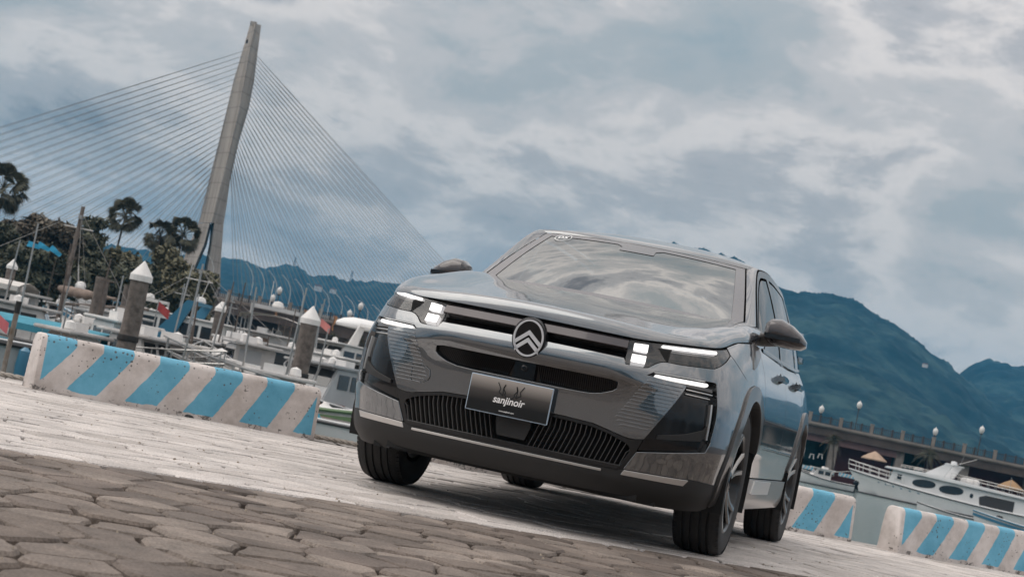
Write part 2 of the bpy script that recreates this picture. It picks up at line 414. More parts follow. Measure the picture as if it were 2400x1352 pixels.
panel('grille_ledge', [(-.515,.333),(.515,.333),(.518,.349),(-.518,.349)], M_FRAME, off=.004, depth=.05)
# lower valance in dark plastic
vr = [(.52,.330),(.536,.334),(.912,.346)]+[(xs_inv(.487*math.cos(R(t))), ZW+.487*math.sin(R(t))) for t in (-2.2,-6,-10,-13)]+[(1.165,.232),(1.10,.212),(.90,.203),(.64,.20),(.62,.224),(.3,.215)]
blade_r = [(.540,.335),(.870,.346),(.848,.316),(.530,.311)]
cblade = [(-.487,.321),(.440,.321),(.440,.309),(-.487,.309)]
panel('bumper_valance', [(0,.330)]+vr+[(0,.215)]+mir(vr), M_PLAS, holes=[blade_r, mir(blade_r), cblade], depth=.10, grid=.03)
sh = lambda poly, d: [(a+(d if a < np.mean([p[0] for p in poly]) else -d), b+(d if b < np.mean([p[1] for p in poly]) else -d)) for a, b in poly]
both('bumper_blade', sh(blade_r,.002), M_SILV, depth=.02, off=.002)
panel('bumper_blade', sh(cblade,.002), M_SILV, depth=.02, off=.002)
# corner intakes: smoked lens over dark pocket, with the running lamp
intake = [(.752,.745),(.950,.752),(.952,.728),(.955,.644),(.946,.532),(.922,.485),(.586,.429),(.604,.487)]
intk = both('side_intake', intake, M_GBLK, off=-.030, depth=.03)
for sg in (1,-1):
    pr = intk[0] if sg > 0 else intk[1]
    f = (lambda q: q) if sg > 0 else mir
    panel('intake_trim', f([(.924,.703),(.931,.703),(.934,.540),(.927,.540)]), M_SILV, off=-.012, depth=.018, parent=pr)
    panel('intake_line', f([(.765,.7505),(.938,.750),(.938,.7470),(.765,.7475)]), M_SILV, off=-.016, depth=.01, parent=pr)
    panel('intake_line', f([(.764,.7305),(.921,.7300),(.921,.7275),(.764,.728)]), M_SILV, off=-.020, depth=.01, parent=pr)
    panel('intake_fin', f([(.66,.50),(.90,.53),(.93,.56),(.94,.62),(.91,.58),(.80,.545),(.66,.515)]), M_PLAS, off=-.020, depth=.01, parent=pr)
pk = both('lamp_pocket', [(.560,.766),(.592,.792),(.93,.802),(.943,.802),(.954,.795),(.954,.75),(.75,.752),(.748,.757)], M_GBLK, off=-.032, depth=.02)
for sg in (1,-1):
    f = (lambda q: q) if sg > 0 else mir
    panel('running_lamp', f([(.597,.7775),(.602,.7825),(.892,.7925),(.899,.7865),(.892,.7805),(.602,.772)]), M_LAMP, off=-.010, depth=.02, parent=pk[0] if sg > 0 else pk[1])
    panel('lamp_sill', f([(.585,.7675),(.76,.7665),(.93,.7725),(.93,.758),(.76,.7585),(.585,.7625)]), M_CLAD, off=-.012, depth=.02, parent=pk[0] if sg > 0 else pk[1])
# headlights
hl = [(.449,.907),(.67,.927),(.9,.945),(1.085,.961),(1.195,.975),(1.199,.950),(1.112,.917),(1.026,.889),(.952,.869),(.917,.865),(.727,.851),(.641,.849),(.615,.844),(.588,.831),(.556,.808),(.541,.803),(.456,.803),(.449,.812)]
for sg in (1,-1):
    f = (lambda q: q) if sg > 0 else mir
    H = panel('headlight', f(hl), M_LENS, off=-.003, depth=.012, rim=True)
    panel('lamp_housing', f(hl), mat('lamp_housing', (.022,.022,.024), .3, .2, .2), off=-.035, rim=True, depth=.02, parent=H)
    panel('lamp_reflector', f([(.62,.862),(.66,.872),(.98,.889),(1.00,.900),(1.02,.922),(.62,.893)]), mat('lamp_reflector', (.10,.10,.11), .2, .8), off=-.020, depth=.012, parent=H)
    for i in range(3):
        panel('lamp_shutter', f([(.68+.1*i,.868+.004*i),(.75+.1*i,.873+.004*i),(.75+.1*i,.895+.004*i),(.68+.1*i,.890+.004*i)]), M_GBLK, off=-.014, depth=.012, parent=H)
    panel('lamp_ridge', f([(.60,.897),(1.03,.928),(1.03,.923),(.60,.892)]), M_SILV, off=-.012, depth=.01, parent=H)
    for q in ([(.476,.899),(.541,.904),(.541,.870),(.476,.869)], [(.475,.850),(.540,.852),(.538,.818),(.474,.817)]):
        panel('headlight_square', f(q), M_LAMP, off=.001, depth=.03, parent=H)
    panel('running_lamp', f([(.606,.911),(.612,.9165),(1.004,.947),(1.012,.941),(1.002,.935),(.612,.906)]), M_LAMP, off=.001, depth=.02, parent=H)
# centre light bar grille: two satin steps under the bonnet lip
def bar(name, prof, smax, m):
    ss = np.linspace(-smax, smax, 49); rows = []
    for z_, o_ in prof: rows.append([tuple(v) for v in S(ss, np.full(len(ss), z_), o_)])
    mb = MB(); mb.loft(rows); return mb.build(name, m, car, smooth=True, sharp=25)
bar('grille_bar', [(.916,-.035),(.911,-.006),(.905,.006),(.872,.022),(.868,.020),(.866,-.02)], .447, M_BAR)
bar('grille_recess', [(.870,-.018),(.852,-.030),(.838,-.02),(.826,-.002),(.822,-.01),(.81,-.03)], .447, M_GBLK)
# badge
def badge():
    c = S(np.array([0.]), np.array([.826]), .0)[0]; cx = .935
    rot = Matrix.Translation((cx, 0, .826)) @ Matrix.Rotation(R(4), 4, 'Y')
    mb = MB(); mb.T = rot
    def oval(rx, rz, x, n=48): return [(x, rx*math.cos(2*math.pi*k/n), rz*math.sin(2*math.pi*k/n)) for k in range(n)]
    mb.loft([oval(.080,.093,-.06), oval(.080,.093,-.004), oval(.076,.089,.002), oval(.066,.079,.002)], True, True)
    b = mb.build('badge', M_GBLK, car, smooth=True)
    mb = MB(); mb.T = rot
    mb.loft([oval(.071,.0845,.000), oval(.071,.0845,.008), oval(.0625,.076,.008), oval(.0625,.076,.000)], True)
    mb.build('badge_ring', M_BADGE, b, smooth=True, sharp=30)
    for z0, hw in ((.016,.062), (-.018,.056)):
        mb = MB(); mb.T = rot
        th = .017; sl = .72
        L_ = [(-hw, z0-hw*sl+.012), (0, z0+.020), (hw, z0-hw*sl+.012), (hw*.98, z0-hw*sl+.012-th*1.15), (0, z0+.020-th*1.25), (-hw*.98, z0-hw*sl+.012-th*1.15)]
        for poly in ([L_[0],L_[1],L_[4],L_[5]], [L_[1],L_[2],L_[3],L_[4]]): mb.prism(poly, .0, .008, 'x')
        mb.build('badge_chevron', M_BADGE, b)
badge()
# bonnet and the shoulders behind it
zb_f = mono([0,.45,.67,1.10,1.2,1.45,1.72,2.0,2.5],[.926,.922,.937,.972,.987,1.030,1.056,1.060,1.064])
zc_f = mono([-.70,-.42,0,.3,.6,.78,.88,.95],[1.186,1.166,1.116,1.075,1.028,1.000,.985,.975])
def ztop(x, y):
    c = .035+.06*sm(-.4,.7,x)
    b = .029*np.exp(-((np.abs(y)-.71)/.13)**2)*sm(.82,.35,x)
    return zc_f(x)-c*y*y*1.1+b-.10*np.maximum(0, np.abs(y)-.72)
def bonnet_row(s, n0=14, n1=26):
    s_ = np.array([s]); E0 = S(s_, zb_f(s_))[0]
    x, y, nx, ny = [float(np.asarray(v).ravel()[0]) for v in plan(s_)]
    w = .050+.115*float(sm(.75,1.25,abs(s)))
    e0 = float(inset(s_, zb_f(s_))[0])
    I = np.array([x-nx*(e0+w), y-ny*(e0+w)]); zi = float(ztop(I[0], I[1]))
    a = abs(I[1]); sg = 1 if I[1] >= 0 else -1
    ky = sg*float(np.interp(abs(s), [0,.45,.8,1.1,1.4,1.72,2.0,2.5], [0,.40,.60,.68,.715,.735,.75,.77]))
    kx = -.44-.17*(ky/.74)**2
    if abs(s) > 1.72: kx = min(kx, I[0]-.02)
    q2 = np.array([E0[0]-nx*.006, E0[1]-ny*.006])
    # slope of top along inward direction
    d = .02; zi2 = float(ztop(I[0]-nx*d, I[1]-ny*d)); sl = (zi-zi2)/d
    zq = zi+sl*np.linalg.norm(q2-I)
    Q = np.array([q2[0], q2[1], max(zq, E0[2]+.035)]); I3 = np.array([I[0], I[1], zi])
    row = []
    for k in range(n0):
        t = k/n0; row.append((1-t)**2*E0+2*t*(1-t)*Q+t*t*I3)
    K = np.array([kx, ky])
    for k in range(n1+1):
        t = k/n1; g = I+(K-I)*t; row.append(np.array([g[0], g[1], float(ztop(g[0], g[1]))]))
    return row
def bonnet():
    ss = np.concatenate([np.linspace(-1.715,-.9,36), np.linspace(-.88,.88,60), np.linspace(.9,1.715,36)])
    rows = [[tuple(v) for v in bonnet_row(s)] for s in ss]
    mb = MB(); mb.loft(rows)
    lip = [[tuple(r[0]), tuple(np.array(r[0])+np.array([-.03*np.sign(1), 0, 0])*0+np.array([-.02*(1 if abs(r[0][1])<.6 else .4), -.02*np.sign(r[0][1])*(1 if abs(r[0][1])>.6 else 0), .004]))] for r in rows]
    mb.loft([[b, a] for a, b in lip])
    o = mb.build('bonnet', M_PAINT, car, smooth=True, sharp=50)
    for sg in (1,-1):
        rows = [[tuple(v) for v in bonnet_row(sg*s, 10, 6)] for s in np.linspace(1.722, 2.45, 24)]
        mb = MB(); mb.loft(rows); mb.build('fender_shoulder', M_PAINT, car, smooth=True, sharp=60)
bonnet()
# gap filler under the bonnet
panel('bonnet_gap', [(-1.7,.93),(-1.2,.9),(0,.88),(1.2,.9),(1.7,.93),(1.7,1.05),(1.1,.985),(0,.94),(-1.1,.985),(-1.7,1.05)], M_LINER, off=-.03, rim=False, grid=.05)
# fenders, doors, sills, rear quarter; the same on both sides
def zbm(x): return float(zb_f(xs_inv(x)))-.004
fender = [(1.213,.950),(1.306,.899),(1.391,.864)]+[(xs_inv(.487*math.cos(R(t))), ZW+.487*math.sin(R(t))) for t in (76,84,92,100,110,120,130,140,150,158)]
fx = -.455
fender += [(xs_inv(fx), .56),(xs_inv(fx)-.0,.75),(xs_inv(-.40),.90),(xs_inv(-.40),1.056),(1.72,1.052),(1.45,1.026),(1.215,.984)]
def rect_x(x0, x1, z0, z1): return [(xs_inv(x0), z0), (xs_inv(x1), z0), (xs_inv(x1), z1), (xs_inv(x0), z1)]
XR = -2.784
fdoor = [(xs_inv(-.464),.40),(xs_inv(-1.50),.40),(xs_inv(-1.50),1.066),(xs_inv(-.41),1.060),(xs_inv(-.41),.90),(xs_inv(-.464),.75)]
rdoor = [(xs_inv(-1.508),.40),(xs_inv(-2.22),.40)]+[(xs_inv(XR+.487*math.cos(R(t))), ZW+.487*math.sin(R(t))) for t in (20,30,40,52)]+[(xs_inv(-2.50),.86),(xs_inv(-2.56),1.075),(xs_inv(-1.508),1.066)]
quart = [(xs_inv(-2.508),.86)]+[(xs_inv(XR+.487*math.cos(R(t))), ZW+.487*math.sin(R(t))) for t in (56,66,76,90,104,118,132,146,160,172)]+[(xs_inv(-3.27),.44),(xs_inv(-3.5)+.0,.44),(xs_inv(-3.5),1.10),(xs_inv(-2.57),1.078)]
sill = [(xs_inv(-.46),.392),(xs_inv(-.43),.262),(xs_inv(-.50),.235),(xs_inv(-2.25),.235),(xs_inv(-2.33),.28),(xs_inv(-2.30),.392)]
def ring(xc, r0, r1, a0, a1, n=30):
    o = [(xs_inv(xc+r1*math.cos(R(a0+(a1-a0)*k/n))), ZW+r1*math.sin(R(a0+(a1-a0)*k/n))) for k in range(n+1)]
    i = [(xs_inv(xc+r0*math.cos(R(a0+(a1-a0)*k/n))), ZW+r0*math.sin(R(a0+(a1-a0)*k/n))) for k in range(n+1)]
    return o+i[::-1]
for sg in (1,-1):
    f = (lambda q: q) if sg > 0 else mir
    panel('fender', f(fender), M_PAINT, depth=.03)
    d1 = panel('front_door', f(fdoor), M_PAINT, depth=.025, grid=.04); d2 = panel('rear_door', f(rdoor), M_PAINT, depth=.025, grid=.04)
    panel('rear_quarter', f(quart), M_PAINT, depth=.03, grid=.045)
    sl = panel('sill_trim', f(sill), M_CLAD, off=.010, depth=.12, grid=.05)
    panel('sill_insert', f([(xs_inv(-.66),.385),(xs_inv(-1.42),.385),(xs_inv(-1.40),.315),(xs_inv(-.62),.315)]), M_SILV, off=.020, depth=.012, parent=sl)
    panel('wheel_arch_trim', f(ring(0,.412,.482,-14,157)), M_CLAD, off=.012, depth=.10, grid=.04)
    panel('wheel_arch_trim', f(ring(XR,.412,.482,12,172)), M_CLAD, off=.012, depth=.10, grid=.04)
    for dd, xh, zh in ((d1,-1.235,.957), (d2,-2.235,.972)):
        mb = MB(); y0 = sg*float(S(np.array([xs_inv(xh)]), np.array([zh]))[0,1])
        mb.box((xh, y0+sg*.030, zh), (.235,.022,.036)); mb.box((xh-.09, y0+sg*.012, zh), (.04,.04,.03)); mb.box((xh+.09, y0+sg*.012, zh), (.04,.04,.03))
        mb.build('door_handle', M_PAINT, dd, smooth=True, bevel=.008)
        mb = MB(); mb.lathe([(.0,-.002),(.034,-.002),(.032,.002),(0,.002)], c=(xh, y0, zh-.002), axis='y', n=20, cap=False); mb.build('handle_recess', M_GBLK, dd)
# greenhouse
R0 = [np.array(v) for v in ((-.585,.742,1.150),(-1.255,.592,1.532))]
def r1(x): return np.array([x, float(mono([-3.45,-3.1,-2.5,-1.8,-1.30,-.66],[.60,.625,.648,.655,.652,.800])(x)), float(mono([-3.45,-3.1,-2.5,-1.8,-1.30,-.66],[1.455,1.515,1.565,1.575,1.545,1.118])(x))])
def r2(x): return np.array([x, float(mono([-3.6,-3.1,-2.5,-1.8,-.62],[.74,.803,.838,.850,.850])(x)), float(mono([-3.6,-3.1,-2.5,-1.8,-.62],[1.13,1.115,1.085,1.07,1.062])(x))])
def ws(u, v, off=0):  # u across -1..1, v 0 base..1 top
    yb = .742; yt = .592
    y = u*(yb+(yt-yb)*v)
    xb = -.452-.133*u*u; xt = -1.165-.09*u*u
    x = xb+(xt-xb)*v; z0 = 1.150+.012*(1-u*u); z1 = 1.532+.016*(1-u*u)
    z = z0+(z1-z0)*v+.028*math.sin(math.pi*v)*(1-.55*u*u)
    n = Vector((.46,0,.89)); return Vector((x,y,z))+n*off
def patch(name, fn, nu, nv, m, parent=car, u0=-1, u1=1, v0=0, v1=1):
    rows = [[fn(u0+(u1-u0)*i/nu, v0+(v1-v0)*j/nv) for i in range(nu+1)] for j in range(nv+1)]
    mb = MB(); mb.loft(rows); return mb.build(name, m, parent, smooth=True, sharp=60)
wsg = patch('windscreen', lambda u,v: ws(u,v), 40, 24, M_GLASS, u0=-.985, u1=.985, v0=.0, v1=.985)
M_FRIT = mat('frit_grey', (.10,.097,.105), .22, ior=2.4)
# black ceramic border behind the glass
def frit():
    mb = MB()
    for a, b, c, d in ((-.985,-.90,0,1),(.90,.985,0,1)):
        mb.loft([[ws(a+(b-a)*i/4, c+(d-c)*j/20*.985, .0025) for i in range(5)] for j in range(21)])
    mb.loft([[ws(-.9+1.8*i/30, .925+.06*j/3, .0025) for i in range(31)] for j in range(4)])
    mb.loft([[ws(-.9+1.8*i/30, .0+.04*j/3, .0025) for i in range(31)] for j in range(4)])
    mb.loft([[ws((-.22 if j == 0 else -.16-.0*j)+(.44 if j == 0 else .32)*i/10, .925-.13*j/3, .0025) for i in range(11)] for j in range(4)])
    mb.build('windscreen_border', M_FRIT, wsg, smooth=True)
    mb = MB(); mb.box(tuple(ws(0,.86,-.05)), (.06,.16,.05)); mb.build('camera_housing', M_PLAS, wsg, bevel=.01)
frit()
def roof_pt(u, v):  # v 0 front .. 1 rear
    x = -1.185-v*2.2-.09*u*u*(1-v)**2*(1 if v < .5 else 0)
    xe = max(-3.45, min(-1.28, x)); e = r1(xe)
    zc = float(mono([-3.4,-3.0,-2.4,-1.8,-1.5,-1.30,-1.185],[1.505,1.578,1.642,1.650,1.628,1.590,1.563])(x))
    t = abs(u); y = u*e[1]; zz = e[2]+(zc-e[2])*(1-t**2.6)
    return Vector((x if t < .99 else x, y, zz))
def roof():
    rows = [[ws(u, .993, .003) for u in np.linspace(-1,1,41)]]+[[roof_pt(u, v) for u in np.linspace(-1,1,41)] for v in np.linspace(.0,1,36)]
    mb = MB(); mb.loft(rows); mb.build('roof', M_PAINT, car, smooth=True, sharp=60)
roof()
# roof front header strip (glass top edge to roof)
for sg in (1,-1):
    # A pillar
    def pil(u, v):
        a = R0[0]+(R0[1]-R0[0])*v; a = a+np.array([0,0,.030*math.sin(math.pi*v)*.45]); xq = -.66+(-1.30+.66)*v; b = r1(xq)
        p = a*(1-u)+b*u+np.array([.010,.010,.008])*4*u*(1-u); return Vector((p[0], sg*p[1], p[2]))
    patch('pillar', pil, 6, 20, M_PAINT, u0=0, u1=1, v0=-.04, v1=1)
    def rail(u, v):
        x = -.68-v*2.6; a = r1(x); b = r2(x); p = a*(1-u*.09)+b*(u*.09)+np.array([0,.006,0]); return Vector((x, sg*p[1], p[2]))
    patch('window_trim', rail, 3, 40, M_GBLK, u0=.15, u1=1, v0=0, v1=1)
    def side(u, v, x0, x1):
        x = x0+(x1-x0)*v; a = r1(max(-3.4, x)); b = r2(x); t = .085+(1.0-.085)*u; p = a*(1-t)+b*t+np.array([0,.022*4*t*(1-t)*.8,0]); return Vector((x, sg*p[1], p[2]))
    for x0, x1, par in ((-.69,-1.50,0),(-1.60,-2.48,1),(-2.56,-3.1,2)):
        patch('side_window', lambda u,v: side(u,v,x0,x1), 10, 14, M_SGLASS, u0=.04, u1=1)
    for x0, x1 in ((-1.50,-1.60),(-2.48,-2.56),(-3.1,-3.4)):
        patch('window_pillar', lambda u,v: side(u,v,x0,x1)+Vector((0,sg*.004,0)), 10, 2, M_GBLK if x0 > -3 else M_PAINT, u0=0, u1=1.05)
    def beltp(u, v):
        x = -.60-v*2.4; b = r2(x); return Vector((x, sg*(b[1]+.008*math.cos(u*3.14/2)), b[2]-.012+.022*u))
    patch('belt_trim', beltp, 3, 30, M_GBLK, u0=0, u1=1)
    # mirror
    mr = MB()
    sec = []
    for t, y, zc, h, dx, x0 in ((0,.835,1.175,.010,.02,-.70),(.05,.838,1.172,.045,.075,-.70),(.2,.862,1.173,.066,.105,-.70),(.45,.915,1.172,.073,.115,-.705),(.7,.975,1.160,.062,.11,-.715),(.9,1.03,1.142,.040,.085,-.73),(1.,1.056,1.136,.016,.04,-.74)):
        rw = []
        for k in range(20):
            a = 2*math.pi*k/20; ca, sa = math.cos(a), math.sin(a); pw = lambda q, e: math.copysign(abs(q)**e, q)
            rw.append((x0+dx*pw(ca,.7), sg*y, zc+h*pw(sa,.75)+(-.012*ca*0)))
        sec.append(rw)
    mr.loft(sec, True, True)
    mo = mr.build('wing_mirror', mat('mirror_cap', (.055,.048,.050), .18, .3, 1.0), car, smooth=True)
    mb = MB(); mb.tube([(-.66,sg*.80,1.118),(-.69,sg*.86,1.122),(-.70,sg*.90,1.128)], [.040,.034,.03], 10); mb.build('mirror_arm', M_CLAD, mo, smooth=True)
    mb = MB(); mb.loft([[(-.70+.122*math.cos(R(a)), sg*(y_), z_) for a in (-60,-30,0,30,60)] for y_, z_ in ((.845,1.158),(.845,1.142))]); mb.loft([[(-.71+.119*math.cos(R(a))*k_, sg*y_, z_) for a, y_, k_ in ((0,.85,1.0),(0,.915,1.035),(0,.975,1.0),(0,1.03,.82))] for z_ in (1.156,1.132)]); mb.build('mirror_strip', M_GBLK, mo)
    mb = MB(); mb.prism([(-.70-.10, 1.12),(-.70-.10,1.22),(-.80,1.22),(-.80,1.12)] and [(.86,1.125),(.86,1.22),(1.02,1.20),(1.035,1.13)], -.815, -.808, 'x')
    if sg < 0: mb.V = [(v[0],-v[1],v[2]) for v in mb.V]
    mb.build('mirror_glass', M_CHROM, mo)
    # black trim triangle at the foot of the pillar
    panel('cowl_trim', ([(1.735,1.055),(xs_inv(-.395),1.058),(xs_inv(-.40),1.02),(1.61,.925),(1.585,.925),(1.63,.98)] if sg > 0 else mir([(1.735,1.055),(xs_inv(-.395),1.058),(xs_inv(-.40),1.02),(1.61,.925),(1.585,.925),(1.63,.98)])), M_CLAD, off=.004, depth=.012)
# tailgate, lamps, rear bumper
srear = xs_inv(-3.5)
tg = [(srear+.012,.60),(SMAX,.60),(SMAX,1.12),(srear+.012,1.10)]
def tail():
    a = [(srear+.012,.60),(SMAX-.0,.60),(SMAX-.0,1.10),(srear+.012,1.10)]
    for sg in (1,-1):
        f = (lambda q: q) if sg > 0 else mir
        panel('tailgate', f(a), M_PAINT, grid=.06); panel('rear_bumper', f([(xs_inv(-3.28),.435),(srear,.435),(SMAX,.435),(SMAX,.592),(srear+.012,.592),(srear,.435+.0)]) if False else f([(srear+.006,.24),(SMAX,.24),(SMAX,.592),(srear+.006,.592)]), M_CLAD, off=.02, grid=.06)
        panel('rear_corner', f([(xs_inv(XR-.47),.24),(srear,.24),(srear,.432),(xs_inv(XR-.485),.432)]), M_CLAD, off=.01, grid=.06)
        mb = MB(); mb.loft([[(x,sg*y,z+dz) for y, dz in ((y0,-.012),(y0,.016),(y1,.018),(y1,-.012))] for x, y0, y1, z in ((-3.28,.70,.76,1.20),(-3.42,.64,.775,1.205),(-3.60,.58,.77,1.205),(-3.70,.56,.72,1.20))], True, True)
        mb.build('tail_lamp', M_GBLK, car, smooth=True, sharp=50)
    patch('rear_window', lambda u,v: Vector((-3.40-.26*v, u*(.60+.10*v), 1.50-.38*v)), 8, 8, M_SGLASS)
tail()
# floor pan, wheel wells, cabin
mb = MB(); mb.box((-1.4,0,.24),(4.3,1.36,.08)); mb.box((.55,0,.235),(.5,1.2,.05)); mb.build('floor_pan', M_LINER, car)
mb = MB(); mb.prism([(.62,.28),(.78,.30),(.80,.90),(.50,.97),(-.55,1.05),(-.55,.30)],-.62,.62,'y'); mb.prism([(-.55,.3),(-2.30,.3),(-2.4,.75),(-.62,.75)],-.80,.80,'y'); mb.prism([(-2.3,.3),(-3.6,.3),(-3.62,1.0),(-2.4,1.0)],-.60,.60,'y')
mb.build('inner_structure', M_LINER, car)
for xc in (0, XR):
    for sg in (1,-1):
        mb = MB()
        rows = []
        for y in (.58,.935):
            rows.append([(xc+.425*math.cos(R(a)), sg*y, ZW+.425*math.sin(R(a))) for a in range(-20,201,10)])
        mb.loft(rows); mb.build('wheel_liner', M_LINER, car)
M_DASH = mat('cabin_dark', (.035,.034,.034), .7); M_SEAT = mat('seat_cloth', (.10,.10,.105), .85)
mb = MB(); mb.loft([[(-.62,-.72,1.10),(-.62,.72,1.10)],[(-.95,-.70,1.10),(-.95,.70,1.10)],[(-1.10,-.70,1.02),(-1.10,.70,1.02)],[(-1.12,-.70,.70),(-1.12,.70,.70)]]); mb.build('dashboard', M_DASH, car)
for sy in (.37,-.37):
    mb = MB(); mb.box((-1.85,sy,.80),(.52,.5,.14)); mb.loft([[(-2.02+.0,sy-.24,.85),(-2.02,sy+.24,.85),(-2.12,sy+.24,.85),(-2.12,sy-.24,.85)],[(-2.20,sy-.19,1.36),(-2.20,sy+.19,1.36),(-2.28,sy+.19,1.36),(-2.28,sy-.19,1.36)]],True,True); mb.box((-2.27,sy,1.45),(.09,.26,.16)); mb.build('seat', M_SEAT, car, smooth=True, bevel=.03)
mb = MB(); mb.tube([(-1.22+.05*math.sin(R(a))*0-.10*math.sin(R(a))*.4, .37+.185*math.cos(R(a)), 1.04+.17*math.sin(R(a))) for a in range(0,361,20)], .014, 6); mb.build('steering_wheel', M_DASH, car)
# wheels
def wheel():
    w = bpy.data.objects.new('wheel', None); link(w, car)
    t = MB(); h = .115; Rw = ZW
    prof = [(.236,-.098),(.262,-.108),(.300,-.114),(.330,-.112),(.347,-.104),(.356,-.092),(.3605,-.075)]
    tread = []
    for y in (-.058,-.022,.022,.058):
        tread += [(.3615,y-.006),(.3530,y-.0045),(.3530,y+.0045),(.3615,y+.006)]
    prof = prof+tread+[(a,-b) for a, b in reversed(prof)]
    t.lathe(prof, axis='y', n=72, cap=False)
    ty = t.build('tyre', M_RUBB, w, smooth=True, sharp=35)
    sh = MB()  # shoulder blocks and fine sipes
    for k in range(90):
        a = 2*math.pi*k/90
        for y0, y1, r0, r1_ in ((-.113,-.066,.345,.3635),(.066,.113,.345,.3635)):
            c = (math.sin(a), math.cos(a)); tn = (math.cos(a), -math.sin(a)); hw = .0092
            P = []
            for yy, rr in ((y0 if y0 > 0 else y1, .3632), (y1 if y0 > 0 else y0, .349)):
                for q in (-hw, hw): P.append((c[0]*rr+tn[0]*q, yy*(.985 if rr < .36 else 1), c[1]*rr+tn[1]*q))
            for yy, rr in ((y0 if y0 > 0 else y1, .358), (y1 if y0 > 0 else y0, .343)):
                for q in (-hw, hw): P.append((c[0]*rr+tn[0]*q, yy*.985, c[1]*rr+tn[1]*q))
            sh._add(P, [(0,1,3,2),(0,2,6,4),(1,5,7,3),(2,3,7,6),(0,4,5,1)])
    s_ = sh.build('tread_block', M_RUBB, w); s_['kind'] = 'stuff'
    rm = MB(); rm.lathe([(.246,-.100),(.246,.102),(.238,.106),(.228,.098),(.222,.06),(.215,-.04),(.216,-.095)], axis='y', n=56, cap=False)
    rm.build('rim', mat('rim_dark', (.03,.03,.032), .3, .4, .4), w, smooth=True, sharp=35)
    bk = MB(); bk.lathe([(0,-.03),(.16,-.03),(.16,-.05),(0,-.05)], axis='y', n=32, cap=False); bk.build('brake_disc', M_SILV, w, smooth=True)
    M_MACH = mat('machined_alloy', (.30,.295,.29), .25, 1.0)
    for k in range(5):
        a = 2*math.pi*k/5
        for dlt in (-.17, .17):
            sp = MB()
            def pt(r, an, y): return (r*math.sin(an), y, r*math.cos(an))
            rows = []
            for r, aw, y, dd in ((.050,.32,.075,.0),(.11,.115,.078,.65),(.17,.075,.085,1.0),(.236,.075,.100,1.25)):
                aa = a+dlt*dd; rows.append([pt(r,aa-aw,y-.004), pt(r,aa-aw*.6,y+.006), pt(r,aa+aw*.6,y+.006), pt(r,aa+aw,y-.004), pt(r,aa+aw*.8,y-.035), pt(r,aa-aw*.8,y-.035)])
            sp.loft(rows, True, True); sp.build('spoke', M_MACH, w, smooth=True, sharp=30)
    hb = MB(); hb.lathe([(.06,.03),(.062,.076),(.05,.084),(.034,.086),(.032,.080),(0,.080)], axis='y', n=28, cap=False); hb.build('hub_cap', M_GBLK, w, smooth=True)
    return w
wh = wheel(); wh.location = (0, .81, ZW)
for (x, y, rz) in ((0,-.81,math.pi),(XR,.81,0),(XR,-.81,math.pi)):
    c = copy_tree(wh, car); c.location = (x, y, ZW); c.rotation_euler = (0, R(20 if x else 190), rz)
wh.rotation_euler = (0, R(8), 0)
